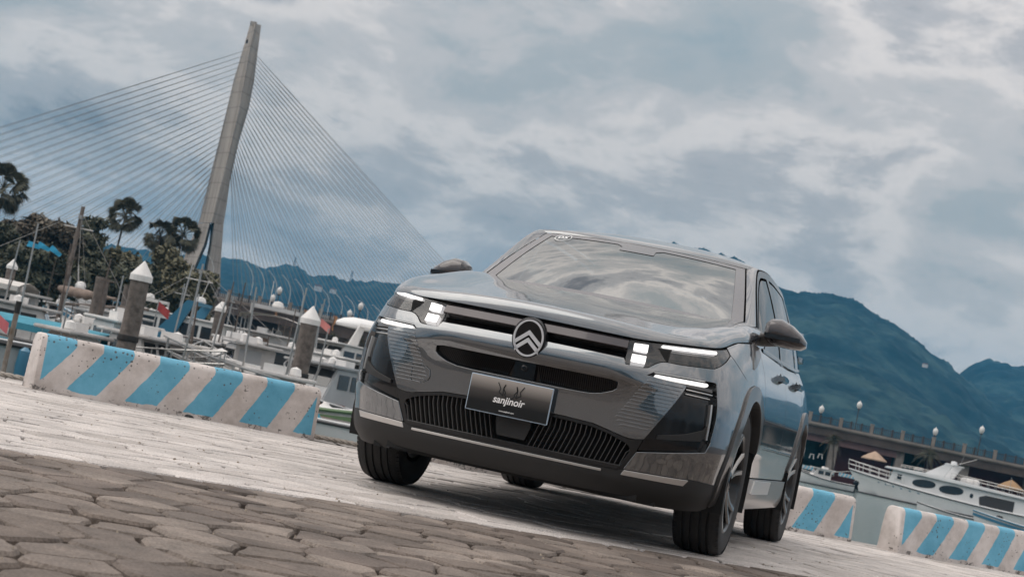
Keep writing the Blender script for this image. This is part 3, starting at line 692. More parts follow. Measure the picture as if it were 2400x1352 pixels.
# front plate: a black board with a pale upper fade, lettering and a horned emblem
def text(body, size, m, parent, origin, ex=.0006, shear=.0, sx=1., name='lettering'):
    cu = bpy.data.curves.new('t', 'FONT'); cu.body = body; cu.size = size; cu.align_x = 'CENTER'; cu.align_y = 'CENTER'; cu.extrude = ex; cu.shear = shear; cu.offset = size*.018
    tmp = bpy.data.objects.new('t', cu); COL.objects.link(tmp)
    dg = bpy.context.evaluated_depsgraph_get(); me = bpy.data.meshes.new_from_object(tmp.evaluated_get(dg))
    bpy.data.objects.remove(tmp, do_unlink=True); bpy.data.curves.remove(cu)
    me.transform(Matrix.Diagonal((sx,1,1,1))); me.materials.clear(); me.materials.append(m); me.name = name
    o = link(bpy.data.objects.new(name, me), parent); o.matrix_local = origin; return o
def plate():
    m = bpy.data.materials.new('plate_print'); m.use_nodes = True; nt = m.node_tree; b = nt.nodes['Principled BSDF']; b.inputs['Roughness'].default_value = .35
    tc = nt.nodes.new('ShaderNodeTexCoord'); sp = nt.nodes.new('ShaderNodeSeparateXYZ'); r = nt.nodes.new('ShaderNodeValToRGB')
    nt.links.new(tc.outputs['Generated'], sp.inputs[0]); nt.links.new(sp.outputs[2], r.inputs[0]); nt.links.new(r.outputs[0], b.inputs['Base Color'])
    e = r.color_ramp.elements; e[0].position = .28; e[0].color = (.002,.002,.002,1); e[1].position = 1; e[1].color = (.42,.375,.34,1); x = e.new(.6); x.color = (.060,.052,.047,1)
    x0 = .962
    mb = MB(); mb.box((x0-.004,-.024,.541),(.012,.388,.166)); pl = mb.build('front_plate', mat('plate_edge', (.5,.6,.7), .3), car, bevel=.002)
    mb = MB(); mb.box((x0+.003,-.024,.541),(.002,.380,.158)); mb.build('plate_face', m, pl)
    mb = MB(); mb.box((x0-.03,-.024,.541),(.05,.30,.10)); mb.build('plate_bracket', M_PLAS, pl)
    W_ = mat('print_white', (.85,.83,.82), .4); K_ = mat('print_black', (.01,.01,.01), .4)
    o = Matrix(((0,0,1,x0+.005),(1,0,0,-.024),(0,1,0,.541),(0,0,0,1)))
    text('sanjinoir', .046, W_, pl, o @ Matrix.Translation((.0,-.014,0)), shear=.18, sx=.93, ex=.0005)
    text('www.sanjinoir.com', .0092, W_, pl, o @ Matrix.Translation((0,-.062,0)), ex=.0004)
    em = MB(); em.T = Matrix(((0,0,1,x0+.0048),(1,0,0,-.024),(0,1,0,.541),(0,0,0,1)))
    pts = [(-.062,.062),(-.046,.036),(-.052,.020),(-.030,.006),(-.034,.034),(-.026,.058),(-.034,.040),(-.020,.020),(-.024,.012),(-.010,-.002),(0,.006)]
    for q in (1,-1):
        for i in range(len(pts)-1):
            a = Vector((pts[i][0]*q, pts[i][1], 0)); c = Vector((pts[i+1][0]*q, pts[i+1][1], 0)); d = (c-a).normalized()*.0; n = Vector((-(c-a).y, (c-a).x, 0)).normalized()*.0022
            em._add([a+n, a-n, c-n, c+n, a+n+Vector((0,0,.0006)), a-n+Vector((0,0,.0006)), c-n+Vector((0,0,.0006)), c+n+Vector((0,0,.0006))], [(4,5,6,7),(0,1,5,4),(2,3,7,6),(1,2,6,5),(0,4,7,3)])
    em.build('plate_emblem', K_, pl)
    # 05 sticker on the windscreen
    c0 = ws(-.76,.90,.004); ux = (ws(-.70,.90)-ws(-.82,.90)).normalized(); uy = (ws(-.76,.95)-ws(-.76,.85)); uy = (uy-ux*uy.dot(ux)).normalized(); uz = ux.cross(uy)
    o = Matrix(((ux.x,uy.x,uz.x,c0.x),(ux.y,uy.y,uz.y,c0.y),(ux.z,uy.z,uz.z,c0.z),(0,0,0,1)))
    st = MB(); ov = lambda rx, ry, z: [(rx*math.cos(2*math.pi*k/32), ry*math.sin(2*math.pi*k/32), z) for k in range(32)]
    st.T = o; st.loft([ov(.050,.056,0), ov(.050,.056,.001), ov(.046,.051,.001), ov(.046,.051,0)], True); sk = st.build('windscreen_sticker', mat('sticker_white', (.8,.8,.8), .5, emit=None), wsg)
    text('05', .062, MATS['sticker_white'], wsg, o @ Matrix.Translation((0,0,.001)), sx=1.05, name='sticker_number')
plate()
# ------------------------------------------------------------------ setting: quay, water, hills
ZWAT = -1.1
VX = Vector((CR.x, CR.y, 0)).normalized(); VF = Vector((CF.x, CF.y, 0)).normalized()   # across and along the view, level
AZ = math.atan2(VX.y, VX.x)
EDGE = [(9,-26),(2.0,-12.0),(-.55,-6.9),(-1.93,-4.22),(-3.02,-2.28),(-4.45,-.52),(-5.99,1.24),(-7.3,2.45),(-12,6.1),(-20,11.5),(-60,37)]
def side_of_edge(x, y):
    """signed distance to the quay edge, positive on land"""
    best = 1e9; sg = 1
    for (x0,y0),(x1,y1) in zip(EDGE, EDGE[1:]):
        dx, dy = x1-x0, y1-y0; L2 = dx*dx+dy*dy; t = max(0, min(1, ((x-x0)*dx+(y-y0)*dy)/L2))
        d = math.hypot(x-x0-t*dx, y-y0-t*dy)
        if d < best: best = d; sg = 1 if (dx*(y-y0)-dy*(x-x0)) < 0 else -1
    return best*sg
def stone_mat(name, cols, rough=.85, island=True, spots=.35):
    m = bpy.data.materials.new(name); m.use_nodes = True; nt = m.node_tree; b = nt.nodes['Principled BSDF']; L = nt.links; N = nt.nodes
    b.inputs['Roughness'].default_value = rough
    src = N.new('ShaderNodeNewGeometry').outputs['Random Per Island'] if island else N.new('ShaderNodeObjectInfo').outputs['Random']
    r = N.new('ShaderNodeValToRGB'); e = r.color_ramp.elements; e[0].color = (*cols[0],1); e[1].color = (*cols[-1],1)
    for i, c in enumerate(cols[1:-1]):
        x = e.new((i+1)/(len(cols)-1)); x.color = (*c,1)
    L.new(src, r.inputs[0])
    g = N.new('ShaderNodeNewGeometry')
    n1 = N.new('ShaderNodeTexNoise'); n1.inputs['Scale'].default_value = 3.2; n1.inputs['Detail'].default_value = 8; n1.inputs['Roughness'].default_value = .7; L.new(g.outputs['Position'], n1.inputs['Vector'])
    r1 = N.new('ShaderNodeValToRGB'); e1 = r1.color_ramp.elements; e1[0].position = .35; e1[0].color = (1-spots,)*3+(1,); e1[1].position = .62; e1[1].color = (1.08,1.07,1.06,1); L.new(n1.outputs[0], r1.inputs[0])
    mx = N.new('ShaderNodeMix'); mx.data_type = 'RGBA'; mx.blend_type = 'MULTIPLY'; mx.inputs['Factor'].default_value = 1; L.new(r.outputs[0], mx.inputs['A']); L.new(r1.outputs[0], mx.inputs['B'])
    n2 = N.new('ShaderNodeTexNoise'); n2.inputs['Scale'].default_value = 130; n2.inputs['Detail'].default_value = 3; L.new(g.outputs['Position'], n2.inputs['Vector'])
    r2 = N.new('ShaderNodeValToRGB'); e2 = r2.color_ramp.elements; e2[0].position = .40; e2[0].color = (.62,.60,.58,1); e2[1].position = .56; e2[1].color = (1.05,1.05,1.05,1); L.new(n2.outputs[0], r2.inputs[0])
    m2 = N.new('ShaderNodeMix'); m2.data_type = 'RGBA'; m2.blend_type = 'MULTIPLY'; m2.inputs['Factor'].default_value = .8; L.new(mx.outputs['Result'], m2.inputs['A']); L.new(r2.outputs[0], m2.inputs['B'])
    L.new(m2.outputs['Result'], b.inputs['Base Color'])
    n3 = N.new('ShaderNodeTexNoise'); n3.inputs['Scale'].default_value = 28; n3.inputs['Detail'].default_value = 7; n3.inputs['Roughness'].default_value = .75; L.new(g.outputs['Position'], n3.inputs['Vector'])
    bp = N.new('ShaderNodeBump'); bp.inputs['Strength'].default_value = .9; bp.inputs['Distance'].default_value = .006; L.new(n3.outputs[0], bp.inputs['Height']); L.new(bp.outputs[0], b.inputs['Normal'])
    return m
BROWN = [(.125,.097,.082),(.215,.176,.150),(.30,.252,.218),(.165,.132,.114),(.265,.222,.192)]
PALE = [(.57,.525,.50),(.65,.605,.58),(.61,.565,.54),(.67,.625,.60),(.46,.42,.395)]
M_PB_O = stone_mat('brown_paver_stone', BROWN, island=False, spots=.5); M_PB_I = stone_mat('brown_paver_stone_far', BROWN, spots=.5)
M_PP_O = stone_mat('pale_paver_stone', PALE, island=False, spots=.28); M_PP_I = stone_mat('pale_paver_stone_far', PALE, spots=.28)
M_CONC = mat('quay_concrete', (.36,.33,.31), .9, var=.35, vscale=1.5, bump=.3, bscale=30)
M_BED = mat('paver_bed', (.045,.037,.033), .95, var=.3, vscale=20)
pav = mesh('pavement', [(x,y,-.028) for x,y in EDGE]+[(-60,120,-.028),(120,120,-.028),(120,-60,-.028),(9,-60,-.028)], [tuple(range(len(EDGE)+4))[::-1]], M_BED); pav['kind'] = 'structure'
pav.data.update()
def clip(poly, nx, ny, c):
    out = []
    for i in range(len(poly)):
        p = poly[i]; q = poly[(i+1)%len(poly)]; a = p[0]*nx+p[1]*ny-c; b = q[0]*nx+q[1]*ny-c
        if a <= 0: out.append(p)
        if a*b < 0: t = a/(a-b); out.append((p[0]+(q[0]-p[0])*t, p[1]+(q[1]-p[1])*t))
    return out
def pavers():
    rg = random.Random(11)
    u = Vector((-.775,.632,0)); w = Vector((.632,.775,0))   # along the quay, towards the viewer
    O = Vector((2.55,-.85,0))                                # on the border between the pale and the brown stones
    def inview(cen):
        rel = cen-CP; dep = rel.dot(VF); lat = rel.dot(VX)
        return (side_of_edge(cen.x, cen.y) > .30 and -3.5 < dep < 19 and abs(lat) < 3.0+dep*.55), dep, lat
    polys = []
    # brown field: irregular polygonal stones
    CU_, CV_ = .225, .200; seeds = {}
    for i in range(-90, 90):
        for j in range(-1, 90):
            seeds[i,j] = ((i+.5*(j%2)+rg.uniform(-.36,.36))*CU_, (j+.5+(rg.uniform(-.34,.34) if j >= 0 else 0))*CV_)
    for (i,j), (a, b) in seeds.items():
        if j < 0: continue
        cen = O+u*a+w*b; ok, dep, lat = inview(cen)
        if not ok: continue
        P = [(a-.5,b-.5),(a+.5,b-.5),(a+.5,b+.5),(a-.5,b+.5)]
        for di in (-2,-1,0,1,2):
            for dj in (-2,-1,0,1,2):
                q = seeds.get((i+di,j+dj))
                if q is None or (di == 0 and dj == 0): continue
                nx, ny = q[0]-a, q[1]-b; L_ = math.hypot(nx, ny); nx /= L_; ny /= L_
                P = clip(P, nx, ny, nx*(a+q[0])/2+ny*(b+q[1])/2-.0065)
        P = clip(P, 0, -1, -.008)
        if len(P) < 3: continue
        # round off the corners and let the edges wander
        Q = []
        for k in range(len(P)):
            p0 = P[k-1]; p1 = P[k]; p2 = P[(k+1)%len(P)]
            for (x, y), f in ((p0,1), (p2,1)):
                l = math.hypot(x-p1[0], y-p1[1])
                if l > 1e-4: t = min(.40, rg.uniform(.014,.032)/l); Q.append((p1[0]+(x-p1[0])*t, p1[1]+(y-p1[1])*t))
            l = math.hypot(p2[0]-p1[0], p2[1]-p1[1])
            if l > .13:
                o = rg.uniform(-.007,.004); nx, ny = -(p2[1]-p1[1])/l, (p2[0]-p1[0])/l; m = rg.uniform(.38,.62); Q.append((p1[0]+(p2[0]-p1[0])*m-nx*o, p1[1]+(p2[1]-p1[1])*m-ny*o))
        polys.append((Q, True, dep, lat))
    # pale field: courses of slabs along the quay
    H = .215
    def wav(r, a): return r*H+(0 if r == 0 else .030*math.sin(a*5.1+r*1.7)+.020*math.sin(a*11.3+3.6*r))
    for r in range(-60, 0):
        a = -20.0+rg.random()*.3
        while a < 20:
            a1 = a+rg.uniform(.26,.52); cen = O+u*((a+a1)/2)+w*((r+.5)*H); ok, dep, lat = inview(cen)
            if ok:
                g = .0065; n = 5; lo = []; hi = []; j0 = .05*math.sin(37.1*a+r*5.3); j1 = .05*math.sin(37.1*a1+r*5.3)
                for k in range(n+1):
                    t = k/n; x0 = a+g+(a1-a-2*g)*t; c = max(0,.010-.06*min(t,1-t)); lo.append((x0, wav(r,x0)+g+c)); hi.append((x0, wav(r+1,x0)-g-c))
                polys.append((lo+[(a1-g+j1,(wav(r,a1)+wav(r+1,a1))/2)]+hi[::-1]+[(a+g+j0,(wav(r,a)+wav(r+1,a))/2)], False, dep, lat))
            a = a1
    def shape(Q, brown):
        tz = rg.gauss(0,.0026 if brown else .0012); sx = rg.gauss(0,.010 if brown else .004); sy = rg.gauss(0,.011 if brown else .004)
        cu = sum(p[0] for p in Q)/len(Q); cv = sum(p[1] for p in Q)/len(Q)
        def P(q, z): v = O+u*q[0]+w*q[1]; return (v.x, v.y, z+tz+(q[0]-cu)*sx+(q[1]-cv)*sy)
        bv = .0085 if brown else .006; m = len(Q)
        inn = [(cu+(q[0]-cu)*(1-bv/max(.03,math.hypot(q[0]-cu,q[1]-cv))), cv+(q[1]-cv)*(1-bv/max(.03,math.hypot(q[0]-cu,q[1]-cv)))) for q in Q]
        V = [P(q,0) for q in inn]+[P(q,-.009 if brown else -.006) for q in Q]+[P(q,-.034) for q in Q]
        return V, [tuple(range(m))]+[(i,m+i,m+(i+1)%m,(i+1)%m) for i in range(m)]+[(m+i,2*m+i,2*m+(i+1)%m,m+(i+1)%m) for i in range(m)]
    order = sorted(range(len(polys)), key=lambda i: polys[i][2] if (polys[i][2] > 3.4 and abs(polys[i][3]) < polys[i][2]*.31+.15) else 99)
    near = set(order[:300]); rest = MB()
    for i, (Q, brown, dep, lat) in enumerate(polys):
        V, F = shape(Q, brown)
        if i in near: mesh('paver', V, F, M_PB_O if brown else M_PP_O, pav)
        else: rest.m = 0 if brown else 1; rest._add(V, F)
    o = rest.build('paver', [M_PB_I, M_PP_I], pav); o['kind'] = 'stuff'
pavers()
far = MB(); far.box((60,0,-.016),(100,160,.022)); far.box((9.9,60,-.016),(-.2+.4,1,.022)); fo = far.build('far_paving', stone_mat('far_paving_stone', BROWN), None); fo['kind'] = 'structure'
# coping along the quay edge and the wall down to the water
def quay_wall():
    mb = MB()
    for i in range(len(EDGE)-1):
        a = Vector((*EDGE[i],0)); b = Vector((*EDGE[i+1],0)); t = (b-a).normalized(); n = Vector((t.y,-t.x,0))
        n1 = n; 
        mb._add([a, b, b+n*.31, a+n*.31, a+Vector((0,0,-3)), b+Vector((0,0,-3)), b+n*.31+Vector((0,0,-3)), a+n*.31+Vector((0,0,-3))], [(0,1,2,3),(0,4,5,1),(3,2,6,7)])
    o = mb.build('quay_edge', M_CONC); o['kind'] = 'structure'
quay_wall()
def water():
    m = bpy.data.materials.new('harbour_water'); m.use_nodes = True; nt = m.node_tree; b = nt.nodes['Principled BSDF']; L = nt.links; N = nt.nodes
    b.inputs['Base Color'].default_value = (.075,.125,.12,1); b.inputs['Roughness'].default_value = .08; b.inputs['IOR'].default_value = 1.33
    tc = N.new('ShaderNodeTexCoord'); mp = N.new('ShaderNodeMapping'); mp.inputs['Rotation'].default_value = (0,0,-AZ); mp.inputs['Scale'].default_value = (.8,2.0,1); L.new(tc.outputs['Object'], mp.inputs[0])
    n = N.new('ShaderNodeTexNoise'); n.inputs['Scale'].default_value = .9; n.inputs['Detail'].default_value = 7; n.inputs['Roughness'].default_value = .6; L.new(mp.outputs[0], n.inputs['Vector'])
    bp = N.new('ShaderNodeBump'); bp.inputs['Strength'].default_value = 1.0; bp.inputs['Distance'].default_value = .30; L.new(n.outputs[0], bp.inputs['Height']); L.new(bp.outputs[0], b.inputs['Normal'])
    o = mesh('water', [(-900,-900,ZWAT),(900,-900,ZWAT),(900,900,ZWAT),(-900,900,ZWAT)], [(0,1,2,3)], m); o['kind'] = 'structure'
water()
def grit():
    rg = random.Random(5); mb = MB()
    for k in range(260):
        d = rg.uniform(3.6,10); p = CP+VF*d+VX*rg.uniform(-.32,.32)*d; r = rg.uniform(.002,.007)
        if side_of_edge(p.x,p.y) < .4: continue
        mb.box((p.x,p.y,.004+r*.5),(r*rg.uniform(1,2.2),r*1.2,r),rz=rg.random()*3,top=(r*.7,r*.6))
    o = mb.build('grit', mat('grit_bits',(.30,.25,.20),.9,var=.6,vscale=30)); o['kind'] = 'stuff'
grit()
# hills
def hpx(px, py):  # elevation tangent over the horizon and azimuth of a photograph pixel
    v = CF+(px-1200)/FPX*CR+(676-py)/FPX*CU; h = math.hypot(v.x, v.y); return math.atan2(v.y, v.x), v.z/h
M_FOREST = mat('forest_slope', (.030,.048,.030), .95, var=.55, vscale=.035)
def hazed_forest_mat():
    m = bpy.data.materials.new('hill_forest_hazed'); m.use_nodes = True; nt = m.node_tree; b = nt.nodes['Principled BSDF']; L = nt.links; N = nt.nodes
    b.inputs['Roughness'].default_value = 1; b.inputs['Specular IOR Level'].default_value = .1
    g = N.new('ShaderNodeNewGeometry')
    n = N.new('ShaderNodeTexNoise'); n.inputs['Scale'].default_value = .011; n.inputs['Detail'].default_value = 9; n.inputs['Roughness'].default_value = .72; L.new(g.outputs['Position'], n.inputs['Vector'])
    r = N.new('ShaderNodeValToRGB'); e = r.color_ramp.elements; e[0].position = .38; e[0].color = (.003,.020,.030,1); e[1].position = .64; e[1].color = (.036,.070,.074,1); x = e.new(.5); x.color = (.010,.032,.044,1)  # teal-blue of the distance haze is put into the forest colour
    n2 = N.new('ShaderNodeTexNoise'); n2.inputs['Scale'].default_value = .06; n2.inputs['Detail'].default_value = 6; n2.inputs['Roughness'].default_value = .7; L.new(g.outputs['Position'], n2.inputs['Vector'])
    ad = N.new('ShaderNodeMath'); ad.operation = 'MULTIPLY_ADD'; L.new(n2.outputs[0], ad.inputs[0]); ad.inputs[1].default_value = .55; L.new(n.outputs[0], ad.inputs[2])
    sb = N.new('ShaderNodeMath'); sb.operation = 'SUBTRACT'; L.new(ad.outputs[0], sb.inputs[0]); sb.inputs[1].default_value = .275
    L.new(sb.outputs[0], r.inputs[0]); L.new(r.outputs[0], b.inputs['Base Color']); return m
M_HILL = hazed_forest_mat()
def hill(name, prof, D, depth, seed, n=260, rows=80, base=-4.0):
    """a ridge whose skyline follows the profile, sloping down towards the water and away behind"""
    ang = [hpx(*p) for p in prof]; a_ = np.array([a for a, t in ang]); a_ = np.unwrap(a_); t_ = np.array([t for a, t in ang])
    order = np.argsort(-a_); f = mono(np.sort(a_), t_[np.argsort(a_)]) 
    rg = np.random.RandomState(seed); aa = np.linspace(a_.min(), a_.max(), n)
    lat = rg.rand(256,256)
    def vn(x, y):
        xi = int(math.floor(x)); yi = int(math.floor(y)); fx = x-xi; fy = y-yi; fx = fx*fx*(3-2*fx); fy = fy*fy*(3-2*fy)
        a_ = lat[xi%256,yi%256]; b_ = lat[(xi+1)%256,yi%256]; c_ = lat[xi%256,(yi+1)%256]; d_ = lat[(xi+1)%256,(yi+1)%256]
        return (a_*(1-fx)+b_*fx)*(1-fy)+(c_*(1-fx)+d_*fx)*fy-.5
    def fbm(x, y): return vn(x/260,y/260)*1.0+vn(x/110,y/110)*.5+vn(x/55,y/55)*.26
    def bush(x, y): return vn(x/19,y/19)*7+vn(x/9,y/9)*6
    V = []; nr = rows+8
    for j in range(nr):
        t = j/rows
        for i, a in enumerate(aa):
            Hd = max(3., f(a)*D+CP.z)
            if j <= rows:
                d = D-depth*(1-t); z = base+(Hd-base)*(t**1.25)
                x = CP.x+math.cos(a)*d; y = CP.y+math.sin(a)*d
                z += fbm(x, y)*Hd*.22*math.sin(math.pi*t)
            else:
                q = (j-rows)/8; d = D+depth*.8*q; z = Hd*(1-q)+base*q; x = CP.x+math.cos(a)*d; y = CP.y+math.sin(a)*d
            if 2 < j < rows+2: z += bush(x, y)*D/1900+(rg.gamma(1.6,.45) if j in (rows-1,rows) else 0)*D/2000
            V.append((x, y, z))
    F = [(j*n+i, j*n+i+1, (j+1)*n+i+1, (j+1)*n+i) for j in range(nr-1) for i in range(n-1)]
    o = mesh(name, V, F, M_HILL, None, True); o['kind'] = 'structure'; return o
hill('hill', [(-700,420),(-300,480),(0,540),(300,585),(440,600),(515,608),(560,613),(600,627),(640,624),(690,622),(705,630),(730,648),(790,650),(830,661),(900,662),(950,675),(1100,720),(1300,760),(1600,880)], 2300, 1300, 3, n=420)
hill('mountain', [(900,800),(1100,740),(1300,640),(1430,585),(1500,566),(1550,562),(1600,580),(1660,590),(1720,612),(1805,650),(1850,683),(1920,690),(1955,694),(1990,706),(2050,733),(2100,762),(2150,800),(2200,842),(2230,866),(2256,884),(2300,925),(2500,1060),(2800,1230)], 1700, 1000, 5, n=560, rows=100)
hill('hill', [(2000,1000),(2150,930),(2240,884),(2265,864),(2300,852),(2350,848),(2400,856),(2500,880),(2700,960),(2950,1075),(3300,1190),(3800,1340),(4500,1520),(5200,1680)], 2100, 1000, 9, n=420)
for a0, a1, H_, s in ((-70,-20,60,1),(-22,40,85,2),(38,110,70,4)):   # low hills behind the photographer
    V = []; n = 90
    for j in range(9):
        for i in range(n):
            a = R(a0+(a1-a0)*i/(n-1)); t = j/8; h = H_*(.55+.45*math.sin(i*.21+s)*math.sin(i*.07+2*s))*math.sin(math.pi*i/(n-1))**.3
            z = -3+(h+3)*math.sin(math.pi*t); d = 900+500*t; V.append((d*math.cos(a), d*math.sin(a), z))
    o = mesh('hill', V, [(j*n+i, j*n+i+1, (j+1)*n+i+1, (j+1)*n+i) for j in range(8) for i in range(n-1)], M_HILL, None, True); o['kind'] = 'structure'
# haze
def haze():
    m = bpy.data.materials.new('haze_air'); m.use_nodes = True; nt = m.node_tree; nt.nodes.clear()
    o = nt.nodes.new('ShaderNodeOutputMaterial'); v = nt.nodes.new('ShaderNodeVolumePrincipled')
    v.inputs['Color'].default_value = HAZE_COL; v.inputs['Density'].default_value = HAZE_D; v.inputs['Anisotropy'].default_value = 0.0
    nt.links.new(v.outputs[0], o.inputs['Volume'])
    mb = MB(); mb.box((-400,0,144.5),(6600,6600,299)); b = mb.build('haze', m); b['kind'] = 'stuff'
HAZE_COL = (.11,.48,.86,1); HAZE_D = .00017
haze()
# a little ground under the far shore
fs = MB()
def far_shore():
    c = at(1600, 900, 215); c.z = -2.2
    mb = MB(); mb.box((0,0,0),(420,60,4.0)); o = mb.build('far_shore', mat('far_quay_stone',(.12,.105,.095),.9,var=.4,vscale=.5)); o.location = c+VF*22; o.location.z = -2.05; o.rotation_euler = (0,0,AZ); o['kind'] = 'structure'
far_shore()
# left shore where the trees stand
mb = MB(); mb.box((0,0,0),(150,60,3.4)); o = mb.build('tree_shore', mat('earth',(.13,.115,.10),.95,var=.3,vscale=.5)); o.location = at(-260,600,186); o.location.z = -1.75; o.rotation_euler = (0,0,AZ); o['kind'] = 'structure'
# ------------------------------------------------------------------ things on the quay
def barrier_mat():
    m = bpy.data.materials.new('barrier_paint'); m.use_nodes = True; nt = m.node_tree; b = nt.nodes['Principled BSDF']; L = nt.links; N = nt.nodes; b.inputs['Roughness'].default_value = .6
    tc = N.new('ShaderNodeTexCoord'); sp = N.new('ShaderNodeSeparateXYZ'); L.new(tc.outputs['Object'], sp.inputs[0])
    def M(op, a, b_=None, cl=False):
        n = N.new('ShaderNodeMath'); n.operation = op; n.use_clamp = cl
        for i, v in enumerate((a, b_)):
            if v is None: continue
            if isinstance(v, (int,float)): n.inputs[i].default_value = v
            else: L.new(v, n.inputs[i])
        return n.outputs[0]
    nz = N.new('ShaderNodeTexNoise'); nz.inputs['Scale'].default_value = 14; nz.inputs['Detail'].default_value = 4; L.new(tc.outputs['Object'], nz.inputs['Vector'])
    oi = N.new('ShaderNodeObjectInfo'); va = N.new('ShaderNodeVectorMath'); va.operation = 'ADD'; L.new(tc.outputs['Object'], va.inputs[0]); L.new(M('MULTIPLY', oi.outputs['Random'], 37.0), va.inputs[1]); OC = va.outputs[0]
    zc = M('MINIMUM', sp.outputs[2], .300)
    s = M('ADD', M('ADD', M('DIVIDE', M('SUBTRACT', sp.outputs[0], M('MULTIPLY', zc, M('SUBTRACT', .68, M('MULTIPLY', sp.outputs[0], .17)))), .405), 11.016), M('MULTIPLY', M('SUBTRACT', nz.outputs[0], .5), .06))
    fr = M('FRACT', s); blue = M('LESS_THAN', fr, .53)
    ends = M('LESS_THAN', M('ABSOLUTE', sp.outputs[0]), .958)
    front = M('MULTIPLY', blue, ends)
    low = M('GREATER_THAN', M('ADD', sp.outputs[2], M('MULTIPLY', nz.outputs[0], .03)), .045)
    fac = M('MULTIPLY', front, low)
    def ramp(src, a, b2, ca, cb):
        r = N.new('ShaderNodeValToRGB'); e = r.color_ramp.elements; e[0].position = a; e[0].color = (*ca,1); e[1].position = b2; e[1].color = (*cb,1); L.new(src, r.inputs[0]); return r.outputs[0]
    nw = N.new('ShaderNodeTexNoise'); nw.inputs['Scale'].default_value = 5; nw.inputs['Detail'].default_value = 8; nw.inputs['Roughness'].default_value = .7; L.new(OC, nw.inputs['Vector'])
    white = ramp(nw.outputs[0], .34, .62, (.44,.385,.355), (.66,.60,.57)); bluec = ramp(nw.outputs[0], .34, .64, (.095,.33,.475), (.155,.44,.60))
    mx = N.new('ShaderNodeMix'); mx.data_type = 'RGBA'; L.new(fac, mx.inputs['Factor']); L.new(white, mx.inputs['A']); L.new(bluec, mx.inputs['B'])
    v = N.new('ShaderNodeTexVoronoi'); v.inputs['Scale'].default_value = 31; v.inputs['Randomness'].default_value = 1; L.new(OC, v.inputs['Vector'])
    cn = N.new('ShaderNodeTexNoise'); cn.inputs['Scale'].default_value = 3.5; cn.inputs['Detail'].default_value = 3; L.new(OC, cn.inputs['Vector'])
    thr = M('MULTIPLY', M('SUBTRACT', cn.outputs[0], .36, True), .75)
    pit = M('LESS_THAN', v.outputs['Distance'], M('ADD', thr, .015))
    n4 = N.new('ShaderNodeTexNoise'); n4.inputs['Scale'].default_value = 7; n4.inputs['Detail'].default_value = 9; n4.inputs['Roughness'].default_value = .8; L.new(OC, n4.inputs['Vector'])
    chip = M('GREATER_THAN', M('ADD', n4.outputs[0], M('MULTIPLY', M('LESS_THAN', sp.outputs[2], .03), .09)), .642)
    bad = M('MAXIMUM', M('MULTIPLY', pit, M('GREATER_THAN', cn.outputs[0], .47)), chip)
    m2 = N.new('ShaderNodeMix'); m2.data_type = 'RGBA'; L.new(M('MULTIPLY', bad, .85), m2.inputs['Factor']); L.new(mx.outputs['Result'], m2.inputs['A']); m2.inputs['B'].default_value = (.085,.075,.068,1)
    L.new(m2.outputs['Result'], b.inputs['Base Color'])
    bp = N.new('ShaderNodeBump'); bp.inputs['Strength'].default_value = .5; bp.inputs['Distance'].default_value = .006; L.new(M('SUBTRACT', M('MULTIPLY', nw.outputs[0], .6), bad), bp.inputs['Height']); L.new(bp.outputs[0], b.inputs['Normal'])
    return m
M_BARR = barrier_mat()
def barrier(p0, p1, label, L_=1.98):
    """painted concrete block; p0, p1 the two ends of its foot on the camera's side"""
    p0 = Vector((*p0,0)); p1 = Vector((*p1,0)); t = (p1-p0).normalized(); n = Vector((-t.y,t.x,0))
    if (CP-p0).dot(n) < 0: n = -n
    D = .23; H = .352
    prof = []
    for y, z in ((-D/2,0),(-D/2+.012,.17),(-D/2+.024,.29)): prof.append((y,z))
    for k in range(7): a = R(180-30*k*.5); prof.append((-D/2+.075+.050*math.cos(a), H-.05+.05*math.sin(a)))
    for k in range(7): a = R(90-15*k); prof.append((D/2-.075+.050*math.cos(a), H-.05+.05*math.sin(a)))
    for y, z in ((D/2-.024,.29),(D/2-.012,.17),(D/2,0)): prof.append((y,z))
    xs = [-L_/2,-L_/2+.006,-L_/2+.018]+list(np.linspace(-L_/2+.05,L_/2-.05,40))+[L_/2-.018,L_/2-.006,L_/2]
    rg = random.Random(label); rows = []
    for x in xs:
        e = min(x+L_/2, L_/2-x); k = 1-max(0,(.02-e)/.02)**2*.075
        rows.append([(x+rg.gauss(0,.0012)*(1 if 0 < e else .5), y*k+rg.gauss(0,.0009), max(0, z*(1-(1-k)*.4)+rg.gauss(0,.0009)) if z > 0 else 0) for y, z in prof])
    mb = MB(); mb.loft(rows, False, True); o = mb.build('concrete_barrier', M_BARR, None, smooth=True, sharp=50)
    mid = (p0+p1)/2-n*(D/2); o.location = mid; o.rotation_euler = (0,0,math.atan2(t.y,t.x))
    return tag(o, label, 'barrier', 'striped barriers along the quay edge')
barrier((-1.20,-3.60),(-2.672,-2.266), 'striped concrete barrier left of the car, seen whole')
barrier((-2.95,-1.93),(-4.20,-.395), 'blue and white striped barrier glimpsed under the car between its wheels')
barrier((-4.26,-.322),(-5.51,1.212), 'blue and white striped barrier whose end shows just right of the rear wheel')
barrier((-5.455,1.575),(-6.98,2.84), 'blue and white striped barrier at the right edge with its bare white end facing us')
